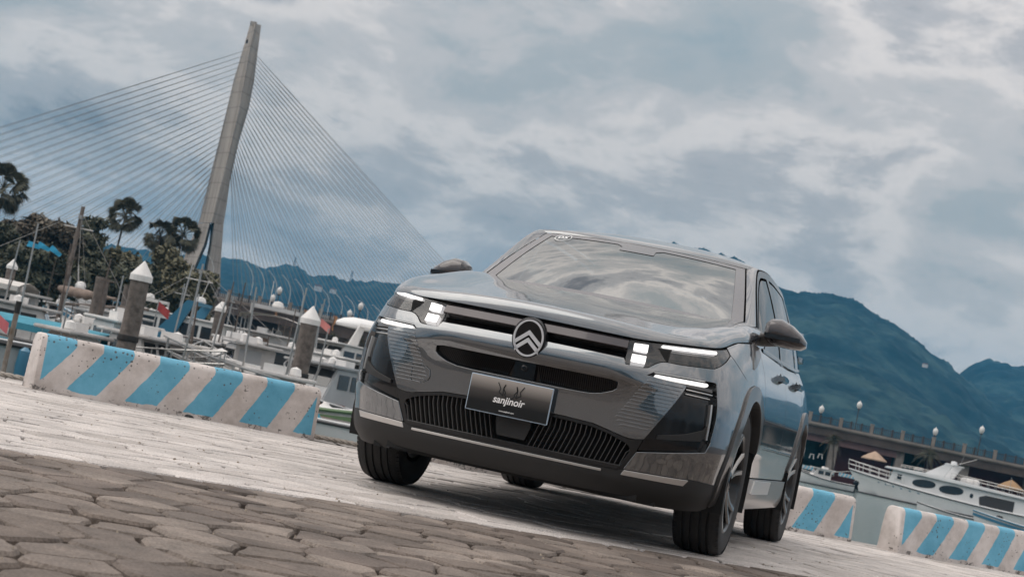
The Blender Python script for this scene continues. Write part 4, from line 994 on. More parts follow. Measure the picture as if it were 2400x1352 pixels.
# rope lying along the quay edge
def rope():
    pts = []
    P = [(-.3,-7.0),(-1.62,-4.62),(-1.93,-3.98),(-2.5,-3.0),(-2.93,-2.27),(-3.3,-1.8),(-4.2,-.6),(-5.2,.55)]
    V = []; F = []; n = 6
    for i in range(len(P)-1):
        for k in range(24): t = k/24; pts.append(Vector((P[i][0]+(P[i+1][0]-P[i][0])*t, P[i][1]+(P[i+1][1]-P[i][1])*t, .018)))
    for st in range(3):
        mb_ = []
        for i, p in enumerate(pts):
            t = (pts[min(i+1,len(pts)-1)]-pts[max(0,i-1)]).normalized(); s = Vector((-t.y,t.x,0)); a = i*1.05+st*2*math.pi/3
            mb_.append(p+s*math.cos(a)*.0085+Vector((0,0,math.sin(a)*.0085)))
        RB.tube(mb_, .0105, 6)
RB = MB(); rope(); tag(RB.build('rope', mat('rope_fibre',(.40,.36,.32),.95,var=.3,vscale=80), None, smooth=True), 'pale twisted rope lying along the quay edge behind the barriers', 'rope')
tm = MB(); tm.loft([[(.035*r*(1+.3*math.sin(3*a)+.2*math.sin(7*a))*math.cos(a), .05*r*(1+.25*math.cos(2*a))*math.sin(a), z) for a in [2*math.pi*k/24 for k in range(24)]] for r, z in ((1,0),(.8,.012),(.4,.017),(.05,.018))], True)
o = tm.build('tar_lump', M_RUBB, None, smooth=True); o.location = at_z(436,976,0)+Vector((.02,.02,0)); tag(o, 'black rubber lump on the paving against the foot of the left barrier', 'lump')
# ------------------------------------------------------------------ mooring piles
M_WOOD = mat('pile_wood', (.15,.128,.115), .9, var=.5, vscale=6, bump=.5, bscale=25)
M_WHITE = mat('white_paint', (.72,.70,.68), .5, var=.08, vscale=8)
M_WHITE2 = mat('old_white_paint', (.58,.56,.545), .6, var=.2, vscale=3)
def pile(px, py, w, d, cap, label, lean=0):
    top = at(px, py, d); r = w/2/FPX*d; e = empty('mooring_pile', (top.x, top.y, ZWAT-1.2), label, 'pile', 'mooring piles in the harbour')
    h = top.z-(ZWAT-1.2); ch = (r*2.1 if cap else 0); rg = random.Random(px)
    mb = MB(); rows = []
    for k in range(15):
        z = (h-ch)*k/14
        rows.append([(r*(1.06-.1*k/14+rg.gauss(0,.022))*math.cos(2*math.pi*i/14)+.02*math.sin(k), r*(1.06-.1*k/14+rg.gauss(0,.022))*math.sin(2*math.pi*i/14), z) for i in range(14)])
    mb.loft(rows, True, True); mb.build('post', M_WOOD, e, smooth=True, sharp=60)
    if cap:
        mb = MB(); q = r*1.16
        mb.lathe([(q,0),(q,r*.55),(q*.98,r*.62),(.01,ch+0)], n=4 if cap == 1 else 18); o = mb.build('cap', M_WHITE, e); o.location = (0,0,h-ch); o.rotation_euler = (0,0,AZ+R(45 if cap == 1 else 0))
    mb = MB(); mb.lathe([(r*1.09,0),(r*1.12,.02),(r*1.12,.10),(r*1.09,.12)], n=14); o = mb.build('band', M_RUBB, e); o.location = (0,0,h*.6)
pile(340,612,46,35,2,'tallest white-capped wooden pile, rising behind the left barrier')
pile(735,717,42,38,2,'big white-capped wooden pile next to the car, in front of the white cruiser')
pile(523,704,26,62,2,'small white-capped pile under the bridge pylon among the fishing boats')
pile(33,607,23,64,2,'small white-capped pile at the far left above the canopy boat')
pile(243,650,34,44,0,'bare wooden pile without a cap beside the furled brown sail')
pile(14,678,24,58,0,'bare wooden pile at the left edge behind the canopy boat')
pile(300,668,16,70,0,'thin grey leaning pile just left of the tallest capped pile')
pile(818,802,17,80,0,'thin dark pile close to the car beside the potted palm')
def metal_post():
    top = at(45,706,24.5); e = empty('mooring_post', (top.x,top.y,ZWAT-1), 'slim steel post with a black top before the grey hull at left', 'post'); h = top.z-ZWAT+1
    mb = MB(); mb.tube([(0,0,0),(0,0,h-.16)], .036, 12); mb.build('shaft', mat('rusty_steel',(.30,.27,.25),.6,.3,var=.45,vscale=3,dark=(.16,.10,.06)), e, smooth=True)
    mb = MB(); mb.tube([(0,0,h-.17),(0,0,h)], .041, 12); mb.build('collar', M_RUBB, e, smooth=True)
metal_post()
# ------------------------------------------------------------------ boats
M_HULLW = mat('hull_white', (.66,.655,.65), .3, coat=.3, var=.10, vscale=1.2); M_HULLG = mat('hull_grey', (.44,.45,.46), .4, coat=.2, var=.15, vscale=1)
M_HULLB = mat('hull_blue', (.035,.16,.26), .35, coat=.4); M_TEAL = mat('teal_cloth', (.05,.25,.34), .8, var=.15, vscale=4)
M_BOTT = mat('bottom_black', (.03,.03,.032), .6); M_DECK = mat('deck_grey', (.30,.28,.265), .8, var=.2, vscale=2)
M_WIN = mat('cabin_glass', (.025,.032,.038), .08, coat=1); M_STEEL = mat('rail_steel', (.42,.41,.40), .35, .8); M_BROWNW = mat('varnished_wood', (.22,.14,.10), .6, var=.3, vscale=4)
M_RED = mat('red_paint', (.36,.05,.05), .5); M_ORANGE = mat('orange_plastic', (.55,.24,.07), .5); M_CANV = mat('canvas_pale', (.60,.57,.54), .85, var=.1, vscale=2); M_BLUEP = mat('blue_plastic', (.05,.28,.55), .4)
M_RUST = mat('rust_red', (.20,.075,.055), .8, var=.4, vscale=3); M_DKWOOD = mat('dark_wood', (.10,.08,.07), .8, var=.3, vscale=3)
def hull_rows(L, B, fb, bow, dr=.35, flare=.15, n=16):
    rows = []
    for k in range(n+1):
        t = k/n; x = -L/2+L*t
        w = B/2*(1-max(0,(t-.45)/.55)**2.3)*(.88+.12*min(1,t*4)); sh = fb+bow*max(0,(t-.25)/.75)**2+.05*(1-t)
        wl = w*(1-flare*(.4+t)); xo = L*.045*max(0,(t-.7)/.3)*1.3
        rows.append([(x-xo*1.2,0,-dr*(1-.5*t)),(x-xo*.9,-wl*.8,-dr*.5),(x-xo*.5,-wl,.06),(x-xo*.2,-(wl+w)/2-.01*B,sh*.55),(x,-w,sh),(x,-w*.97,sh+.02)])
    return rows
def boat(px, py, d, L, head, label, B=None, fb=.75, bow=.7, hull=None, stripe=None, cabin=None, mast=None, rails=True, outboard=0, awning=None, clutter=0, group=None, fender=0, seed=0, cat='boat', name='fishing_boat', short='boat', poles=0, arch=None):
    """py is only used for the level when None is not given: boats float on the water"""
    B = B or L*.30; p = at(px, py, d); hull = hull or M_HULLW
    head += (0,62,-48,0,104,-75)[seed%6] if (seed > 4 and seed < 50 and seed not in (6,21,22,23)) else 0
    e = empty(name, (p.x,p.y,ZWAT), label, cat, group or 'boats moored in the harbour', AZ+R(head)); rg = random.Random(seed+px)
    rows = hull_rows(L,B,fb,bow); mb = MB(); mb.loft(rows); mb.loft([[(x,-y,z) for x,y,z in r] for r in rows]); r0 = rows[0]; mb.face(r0+[(x,-y,z) for x,y,z in r0[::-1]])
    h = mb.build('hull', hull, e, smooth=True, sharp=35)
    mb = MB(); mb.loft([[(r[2][0],-r[2][1]*s*1.012,r[2][2]+dz) for r in rows] for s, dz in ((1,-.25),(1.0,.07))][:2]); mb.loft([[(r[2][0],r[2][1]*1.012,r[2][2]+dz) for r in rows] for dz in (-.25,.07)]); mb.build('boot_stripe', M_BOTT, h)
    def sheer(t, o=0, k=1.0):
        i = t*(len(rows)-1); i0 = min(int(i), len(rows)-2); f = i-i0; a = rows[i0][4]; b = rows[i0+1][4]
        return Vector((a[0]+(b[0]-a[0])*f, (a[1]+(b[1]-a[1])*f)*k, a[2]+(b[2]-a[2])*f+o))
    for s in (1,-1):
        mb = MB(); mb.tube([(v.x,v.y*s,v.z) for v in [sheer(k/20,-.05,1.015) for k in range(21)]], .045 if L > 5 else .03, 6); mb.build('rub_rail', stripe or M_BOTT, h, smooth=True)
        if stripe:
            mb = MB(); mb.loft([[(v.x,v.y*s*1.008,v.z) for v in [sheer(k/20,o,1.006) for k in range(21)]] for o in (-.30,-.16)]); mb.build('stripe', stripe, h)
    mb = MB(); mb.loft([[tuple(sheer(k/20,-.12,.96)) for k in range(21)], [(v.x,-v.y,v.z) for v in [sheer(k/20,-.12,.96) for k in range(21)]]]); mb.build('deck', M_DECK, e)
    dz = fb-.10
    if cabin:
        x0, x1, hh, ww = cabin[:4]; col = cabin[4] if len(cabin) > 4 else M_WHITE2; x0 *= L; x1 *= L; w = B*ww/2
        mb = MB(); mb.prism([(x0,dz),(x1+.25*hh,dz+.05),(x1+.05,dz+hh*.45),(x1-.22*hh,dz+hh),(x0,dz+hh)],-w,w,'y'); c = mb.build('cabin', col, e, bevel=.03)
        nw = max(2,int((x1-x0)/.75))
        for s in (1,-1):
            for k in range(nw):
                a = x0+.12+(x1-x0-.35)*k/nw; b = x0+.12+(x1-x0-.35)*(k+1)/nw-.12
                mb = MB(); mb.box(((a+b)/2,s*(w+.004),dz+hh*.70),(b-a,.03,hh*.34)); mb.build('window', M_WIN, c)
        for k in range(2):
            mb = MB(); a = Vector((x1+.05,0,dz+hh*.45)); b = Vector((x1-.22*hh,0,dz+hh)); q = b-a; nrm = Vector((q.z,0,-q.x)).normalized()*.012
            y0, y1 = (-w*.9,-.04) if k == 0 else (.04,w*.9)
            mb.face([a+q*.15+nrm+Vector((0,y0,0)),a+q*.15+nrm+Vector((0,y1,0)),a+q*.88+nrm+Vector((0,y1,0)),a+q*.88+nrm+Vector((0,y0,0))]); mb.build('windscreen', M_WIN, c)
        mb = MB(); mb.box(((x0+x1)/2-.1,0,dz+hh+.045),(x1-x0+.5,w*2+.22,.075)); mb.build('roof', col, c, bevel=.025)
        mb = MB(); mb.box((x0+.5,w*.3,dz+hh+.16),(.42,.36,.16)); mb.build('roof_box', M_WHITE, c); mb = MB(); mb.lathe([(.11,0),(.13,.03),(.10,.16),(.0,.20)],c=(x1-.9,-w*.3,dz+hh+.08),n=10); mb.build('roof_dome', M_WHITE, c)
        mb = MB(); mb.box((x0-.012,w*.25,dz+hh*.48),(.03,.55,hh*.86)); mb.build('door', M_BROWNW if seed%2 else M_HULLG, c)
    if mast:
        mx, mh, boom = mast; mx *= L
        mb = MB(); mb.tube([(mx,0,dz),(mx,0,mh)], [.085,.06] if boom else [.05,.034], 8); mt = mb.build('mast', M_WOOD if boom else M_STEEL, e, smooth=True)
        mb = MB(); mb.tube([(mx-.45,0,mh*.86),(mx+.45,0,mh*.86)],.022,6); mb.box((mx,.1,mh*.93),(.10,.10,.12)); mb.build('crosstree', M_STEEL, mt)
        mb = MB()
        for q in (tuple(sheer(.98)),tuple(sheer(.3)),(sheer(.3).x,-sheer(.3).y,sheer(.3).z),(-L/2+.1,0,fb)): mb.tube([(mx,0,mh*.96),q],.007,4)
        mb.build('rigging', mat('rig_wire',(.30,.29,.28),.5,.3), mt)
        if boom:
            mb = MB(); mb.tube([(mx,0,dz+1.15),(mx+boom,0,dz+1.5)],.045,8); mb.build('boom', M_WOOD, mt)
    if rails and (seed%2 == 0 or name == 'motor_cruiser'):
        for s in (1,-1):
            mb = MB()
            for hh_ in (.55,.30): mb.tube([(v.x,v.y*s,v.z) for v in [sheer(.5+.5*k/10,hh_,.94) for k in range(11)]],.018,5)
            for k in range(6): v = sheer(.5+.48*k/5,0,.94); mb.tube([(v.x,v.y*s,v.z-.05),(v.x,v.y*s,v.z+.55)],.016,5)
            mb.build('rail', M_STEEL, e)
    if outboard:
        for k in range(outboard):
            y = (k-(outboard-1)/2)*.6; mb = MB(); mb.loft([[(-L/2-.12,y-.13,fb-.1),(-L/2-.12,y+.13,fb-.1),(-L/2-.5,y+.12,fb-.05),(-L/2-.5,y-.12,fb-.05)],[(-L/2-.15,y-.16,fb+.35),(-L/2-.15,y+.16,fb+.35),(-L/2-.6,y+.13,fb+.35),(-L/2-.6,y-.13,fb+.35)],[(-L/2-.22,y-.1,fb+.52),(-L/2-.22,y+.1,fb+.52),(-L/2-.5,y+.08,fb+.50),(-L/2-.5,y-.08,fb+.5)]],True,True); mb.box((-L/2-.3,y,fb-.5),(.16,.1,.9)); mb.build('outboard_motor', M_GBLK, e, bevel=.02)
    if awning:
        x0, x1, z, col = awning; x0 *= L; x1 *= L; mb = MB(); mb.loft([[(x, y*B*.47, z+.16*(1-y*y)-.05*abs(x-(x0+x1)/2)/(x1-x0)) for y in (-1,-.75,-.4,0,.4,.75,1)] for x in np.linspace(x0,x1,7)]); mb.loft([[(x, s*B*.47, z-zz) for x in np.linspace(x0,x1,7)] for s in (1,) for zz in (0,.14)]); mb.loft([[(x, -B*.47, z-zz) for x in np.linspace(x0,x1,7)] for zz in (0,.14)]); aw = mb.build('awning', col, e, smooth=True)
        for x in (x0,(x0+x1)/2,x1):
            for s in (1,-1): mb = MB(); mb.tube([(x,s*B*.44,dz),(x,s*B*.46,z)],.022,5); mb.build('awning_pole', M_STEEL, e)
    for k in range(fender):
        v = sheer(.12+.7*k/max(1,fender-1),-.35,1.06); mb = MB(); mb.lathe([(.0,-.28),(.10,-.24),(.12,0),(.10,.24),(.03,.30)],c=(0,0,0),n=10); o = mb.build('fender', M_RUBB if k%3 else M_HULLB, e, smooth=True); o.location = (v.x,v.y if head%360 < 180 else v.y,v.z)
    if clutter:
        for k in range(clutter):
            x = rg.uniform(-.46,.30)*L; y = rg.uniform(-.32,.32)*B; col = rg.choice([M_BLUEP,M_ORANGE,M_WHITE,M_DECK,M_TEAL,M_RUST,M_BOTT,M_CANV,M_WHITE2,M_HULLG])
            q = MB(); s = rg.uniform(.16,.34)
            if k%3 == 0: q.lathe([(s*.5,0),(s*.62,s*.2),(s*.62,s*.9),(s*.3,s*1.1),(s*.2,s*1.3)],n=10)
            elif k%3 == 1: q.box((0,0,s*.5),(s*1.6,s*1.1,s),top=(s*1.75,s*1.25)); q.box((0,0,s*1.02),(s*1.8,s*1.3,.04))
            else: q.lathe([(s*.2,0),(s*.9,.05),(s*1.0,s*.3),(s*.75,s*.5),(s*.5,s*.42)],n=12)
            o = q.build(('can','crate','net_coil')[k%3], col, None, bevel=0, smooth=(k%3 != 1)); mw = Matrix.Translation((p.x,p.y,ZWAT)) @ Matrix.Rotation(AZ+R(head),4,'Z')
            o.location = mw @ Vector((x,y,fb-.2+ (cabin[2]+.12 if cabin and k%5 == 4 and False else 0))); o.rotation_euler = (0,0,rg.random()*6)
            o['label'] = '%s %s on the %s' % ({'blue_plastic':'blue','orange_plastic':'orange','white_paint':'white','deck_grey':'dull grey','teal_cloth':'teal','rust_red':'rust-red','bottom_black':'black','canvas_pale':'cream','old_white_paint':'off-white','hull_grey':'pale grey'}[col.name], ('plastic can','deck box','net coil')[k%3], short); o['category'] = ('can','crate','net coil')[k%3]; o['group'] = 'gear lying on the boats'
    for k in range((poles+1)//2):
        x = rg.uniform(-.45,.42)*L; y = rg.uniform(-.36,.36)*B; hh = rg.uniform(1.2,3.0); lx = rg.uniform(-.25,.25); mb = MB(); mb.tube([(x,y,dz-.1),(x+lx,y,dz+hh)],[.028,.018],5)
        if k%2: mb.tube([(x+lx*.8,y-.25,dz+hh*.8),(x+lx*.8,y+.25,dz+hh*.8)],.012,4)
        mb.build('deck_pole', M_DKWOOD if k%3 else M_STEEL, e)
    if arch:
        ax, az_, am = arch; ax *= L; mb = MB()
        for sy in (1,-1): mb.prism([(ax-.15,dz+.4),(ax+.75,dz+.4),(ax-.45,az_),(ax-.80,az_)],sy*B*.36,sy*B*.36+.08*sy,'y')
        mb.prism([(ax-.80,az_-.14),(ax-.42,az_-.14),(ax-.45,az_),(ax-.82,az_)],-B*.36,B*.36,'y'); ao = mb.build('radar_arch', am, e, bevel=.02)
        mb = MB(); mb.lathe([(.2,0),(.22,.06),(.16,.2),(0,.24)],c=(ax-.62,0,az_),n=12); mb.tube([(ax-.7,.3,az_),(ax-.9,.3,az_+.9)],.012,4); mb.build('antenna', M_WHITE, ao)
    return e
boat(-95,800,29,9.5,4,'long grey fishing boat at the left edge, nearest the quay',short='near grey boat',fb=.90,bow=.12,hull=M_HULLG,rails=False,clutter=18,fender=5,seed=1,B=3.0)
boat(-215,760,49,9,182,'boat with a long pale canopy at the far left',short='pale canopy boat',fb=.75,bow=.7,stripe=M_RED,cabin=(-.36,-.12,1.1,.5),awning=(-.34,.40,1.95,M_CANV),clutter=8,seed=2,poles=3)
boat(112,780,37,5.5,176,'low work boat under a bright teal tarpaulin',short='teal tarpaulin boat',fb=.6,bow=.5,hull=M_WHITE2,awning=(-.25,.2,1.15,M_TEAL),clutter=8,seed=3,rails=True,poles=2)
boat(72,745,53,8,184,'boat carrying the tall derrick mast and brown boom',short='derrick boat',fb=.7,bow=.7,cabin=(-.40,-.20,1.15,.5),mast=(-.10,4.75,-2.6),clutter=6,seed=4,poles=2)
boat(210,800,40,5.2,10,'small red-decked skiff with bent white rails',short='red-decked skiff',fb=.5,bow=.45,hull=M_RUST,cabin=(-.30,-.06,.9,.5),clutter=7,seed=5,poles=2)
boat(372,760,68,8.5,170,'white and blue cruiser beside the tallest capped pile',short='white and blue cruiser',fb=.95,bow=.8,stripe=M_HULLB,cabin=(-.34,.10,1.35,.66,M_WHITE),arch=(-.1,2.9,M_HULLB),clutter=3,seed=6,name='motor_cruiser')
boat(425,818,44,6.5,186,'dark-awninged fishing boat with a rust hatch behind the barrier',short='dark-awninged boat',fb=.6,bow=.6,hull=M_HULLG,cabin=(-.40,-.14,1.0,.55),awning=(-.10,.34,1.25,mat('navy_cloth',(.05,.06,.09),.8)),clutter=9,seed=7,poles=3)
boat(335,845,36,5,8,'pale skiff with an open wheelhouse under the tallest pile',short='pale skiff',fb=.5,bow=.4,cabin=(-.16,.10,.95,.5),clutter=7,seed=8,poles=2)
boat(520,805,58,8.5,176,'long grey trawler with two thin masts below the bridge',short='grey trawler',fb=.75,bow=.75,hull=M_HULLG,cabin=(-.40,-.16,1.15,.5),mast=(.14,4.0,0),clutter=10,seed=9,poles=4)
boat(575,850,44,6,4,'white fishing boat with glass wheelhouse behind the barrier middle',short='wheelhouse boat',fb=.6,bow=.55,cabin=(-.20,.10,1.15,.55),clutter=9,seed=10,poles=2)
boat(640,800,64,8,168,'white cruiser with a slanting grey radar arch',short='radar-arch cruiser',fb=.95,bow=.8,hull=M_HULLW,stripe=M_HULLG,cabin=(-.38,-.02,1.3,.62),arch=(-.06,3.2,M_HULLG),awning=(-.38,-.05,2.75,M_CANV),clutter=5,seed=11,name='motor_cruiser')
boat(665,885,35,5,182,'small white boat with a red engine cover by the near pile',short='red-cover boat',fb=.5,bow=.45,cabin=(-.06,.14,.75,.45),outboard=1,clutter=7,seed=12,poles=1)
boat(790,850,70,8.5,172,'tall white cruiser with dark windows right behind the near pile',short='dark-window cruiser',fb=1.0,bow=.8,stripe=M_BOTT,cabin=(-.36,.12,1.55,.66,M_WHITE),arch=(-.18,3.5,M_WHITE),clutter=3,seed=13,name='motor_cruiser')
boat(790,918,42,6,6,'low green-trimmed skiff between the near pile and the car',short='green-trimmed skiff',fb=.5,bow=.4,stripe=mat('green_trim',(.12,.20,.10),.6),clutter=9,seed=14,rails=False,poles=2)
boat(800,968,26,4.2,178,'small open boat with a teal tub just left of the car',short='teal-tub boat',fb=.42,bow=.3,outboard=1,clutter=7,seed=15,rails=False,B=1.5)
boat(930,850,72,8,10,'white fishing boat mostly hidden behind the left headlight',short='half-hidden boat',fb=.8,bow=.7,cabin=(-.3,-.05,1.2,.55),seed=16)
boat(20,735,66,9,178,'maroon-striped boat with a row of small teal windows, far left',short='maroon-striped boat',fb=.8,bow=.7,stripe=M_RUST,cabin=(-.42,.22,.95,.62),clutter=5,seed=17,poles=3)
boat(275,735,72,7,12,'white boat with a raked cockpit behind the bare pile',short='raked cockpit boat',fb=.8,bow=.8,cabin=(-.2,.12,1.15,.55),arch=(-.15,2.6,M_WHITE),clutter=3,seed=18,name='motor_cruiser')
boat(560,772,88,9,174,'white work boat in front of the dark promenade arch',short='white work boat',fb=.8,bow=.8,cabin=(-.40,-.12,1.3,.5),mast=(.1,3.9,0),clutter=6,seed=19,poles=3)
boat(690,785,94,9,4,'cream boat under the orange banners',short='cream boat',fb=.8,bow=.7,cabin=(-.3,.0,1.2,.55),clutter=4,seed=20,poles=2)
boat(470,850,39,5,178,'brown-hulled dinghy heaped with nets behind the barrier',short='net-heaped dinghy',fb=.5,bow=.4,hull=M_BROWNW,clutter=12,seed=24,poles=3,rails=False)
boat(290,770,58,7,6,'grey-roofed boat between the bare pile and the tallest pile',short='grey-roofed boat',fb=.65,bow=.6,cabin=(-.30,-.02,1.1,.55,M_HULLG),clutter=6,seed=25,poles=3)
boat(455,770,80,8,182,'white boat with cluttered foredeck below the box truck',short='cluttered white boat',fb=.75,bow=.7,cabin=(-.38,-.16,1.1,.5),clutter=9,seed=26,poles=5)
boat(620,845,52,6.5,178,'blue-rimmed boat with an orange float behind the barrier middle',short='blue-rimmed boat',fb=.6,bow=.55,stripe=M_HULLB,cabin=(-.34,-.12,1.0,.5),clutter=9,seed=27,poles=3)
boat(740,870,54,6.5,4,'pale boat right behind the near capped pile',short='boat behind the near pile',fb=.6,bow=.5,cabin=(-.12,.12,1.0,.5),clutter=7,seed=28,poles=3)
boat(140,745,76,9,4,'white boat with a low wheelhouse under the blue pennants',short='low wheelhouse boat',fb=.7,bow=.7,cabin=(-.1,.14,1.1,.5),clutter=6,seed=29,poles=4)
boat(85,775,44,5.5,8,'cream skiff with a box wheelhouse behind the slim steel post',short='cream box skiff',fb=.55,bow=.45,hull=M_CANV,cabin=(-.20,.06,1.0,.55),clutter=6,seed=30,poles=3)
boat(165,790,35,4.8,4,'little grey boat crowded with gear behind the left barrier end',short='little grey boat',fb=.45,bow=.4,hull=M_HULLG,cabin=(-.06,.14,.8,.5),clutter=10,seed=31,poles=2)
boat(265,815,39,5.2,176,'white skiff with a tall wheelhouse left of the tallest pile',short='tall wheelhouse skiff',fb=.5,bow=.45,cabin=(-.16,.10,1.15,.6,M_WHITE),clutter=7,seed=32,poles=3)
boat(390,850,37,5,186,'cream-cabined boat with a rust roof behind the barrier',short='rust-roofed boat',fb=.5,bow=.45,cabin=(-.10,.16,.95,.6,M_CANV),clutter=8,seed=33,poles=2)
boat(500,865,38,5,4,'white half-cabin boat below the grey trawler',short='half-cabin boat',fb=.5,bow=.5,cabin=(.0,.24,.8,.6,M_WHITE),clutter=8,seed=34,poles=3)
boat(540,830,49,6,180,'pale blue boat with a boxy cabin behind the barrier',short='pale blue boat',fb=.6,bow=.5,hull=mat('hull_pale_blue',(.36,.46,.50),.4,coat=.2),cabin=(-.3,-.05,1.2,.6),clutter=8,seed=35,poles=4)
boat(625,890,36,4.6,172,'small cream boat with a windscreen beside the red-cover boat',short='small cream boat',fb=.45,bow=.45,hull=M_CANV,cabin=(-.02,.16,.7,.55,M_WHITE),clutter=6,seed=36)
boat(730,905,45,6,178,'white boat with a grey wheelhouse between near pile and car',short='grey wheelhouse boat',fb=.55,bow=.5,cabin=(-.25,.0,1.1,.6,M_HULLG),clutter=8,seed=37,poles=3)
boat(840,880,56,7,6,'white cabin boat partly hidden by the car wing',short='boat by the car wing',fb=.65,bow=.6,cabin=(-.32,-.02,1.3,.6,M_WHITE),clutter=5,seed=38,poles=2)
boat(455,735,100,9,176,'white trawler far off below the pylon',short='far white trawler',fb=.8,bow=.8,cabin=(-.38,-.12,1.5,.55,M_WHITE),mast=(.1,4.4,0),clutter=3,seed=39,poles=3)
boat(605,790,78,8,2,'white open-decked boat stacked with orange gear',short='orange-gear boat',fb=.7,bow=.7,cabin=(-.4,-.2,1.2,.55),clutter=10,seed=40,poles=4)
boat(335,765,84,8,178,'grey cruiser roof behind the tallest pile',short='grey cruiser',fb=.9,bow=.8,hull=M_HULLG,cabin=(-.3,.12,1.4,.6),arch=(-.15,2.9,M_WHITE),clutter=2,seed=41,name='motor_cruiser')
boat(1925,1120,152,5.5,186,'small white motorboat with a windscreen moored beside the yacht bow',fb=.6,bow=.6,B=2.0,cabin=(-.12,.16,.95,.6,M_WHITE),outboard=1,seed=21,name='motor_boat')
boat(2235,1215,106,4.8,184,'open white dinghy with a black outboard lying before the yacht',fb=.45,bow=.35,B=1.7,outboard=1,seed=22,rails=False,name='dinghy')
boat(2450,1260,92,8,182,'navy-striped launch cut by the right edge',fb=.6,bow=.5,stripe=M_HULLB,cabin=(-.4,-.1,1.0,.5),seed=23,name='motor_boat')
# furled sail on the derrick
def furled_sail():
    a = at(140,672,51); b = at(272,700,49); pts = []; mb = MB(); n = 14; rows = []
    for k in range(n+1):
        t = k/n; p = a+(b-a)*t; r = (.07+.085*abs(math.sin(math.pi*min(1,t*1.15)))**.7)*(1-.45*t)+.018*math.sin(t*40); ax = (b-a).normalized(); s = Vector((0,0,1)); q = ax.cross(s)
        rows.append([p+s*(r*1.15*math.sin(2*math.pi*i/10)-r*.5)+q*(r*math.cos(2*math.pi*i/10)) for i in range(10)])
    mb.loft(rows, True, True); tag(mb.build('furled_sail', mat('brown_canvas',(.24,.185,.155),.9,var=.4,vscale=3), None, smooth=True), 'brown canvas sail furled along the boom of the derrick boat', 'sail')
furled_sail()
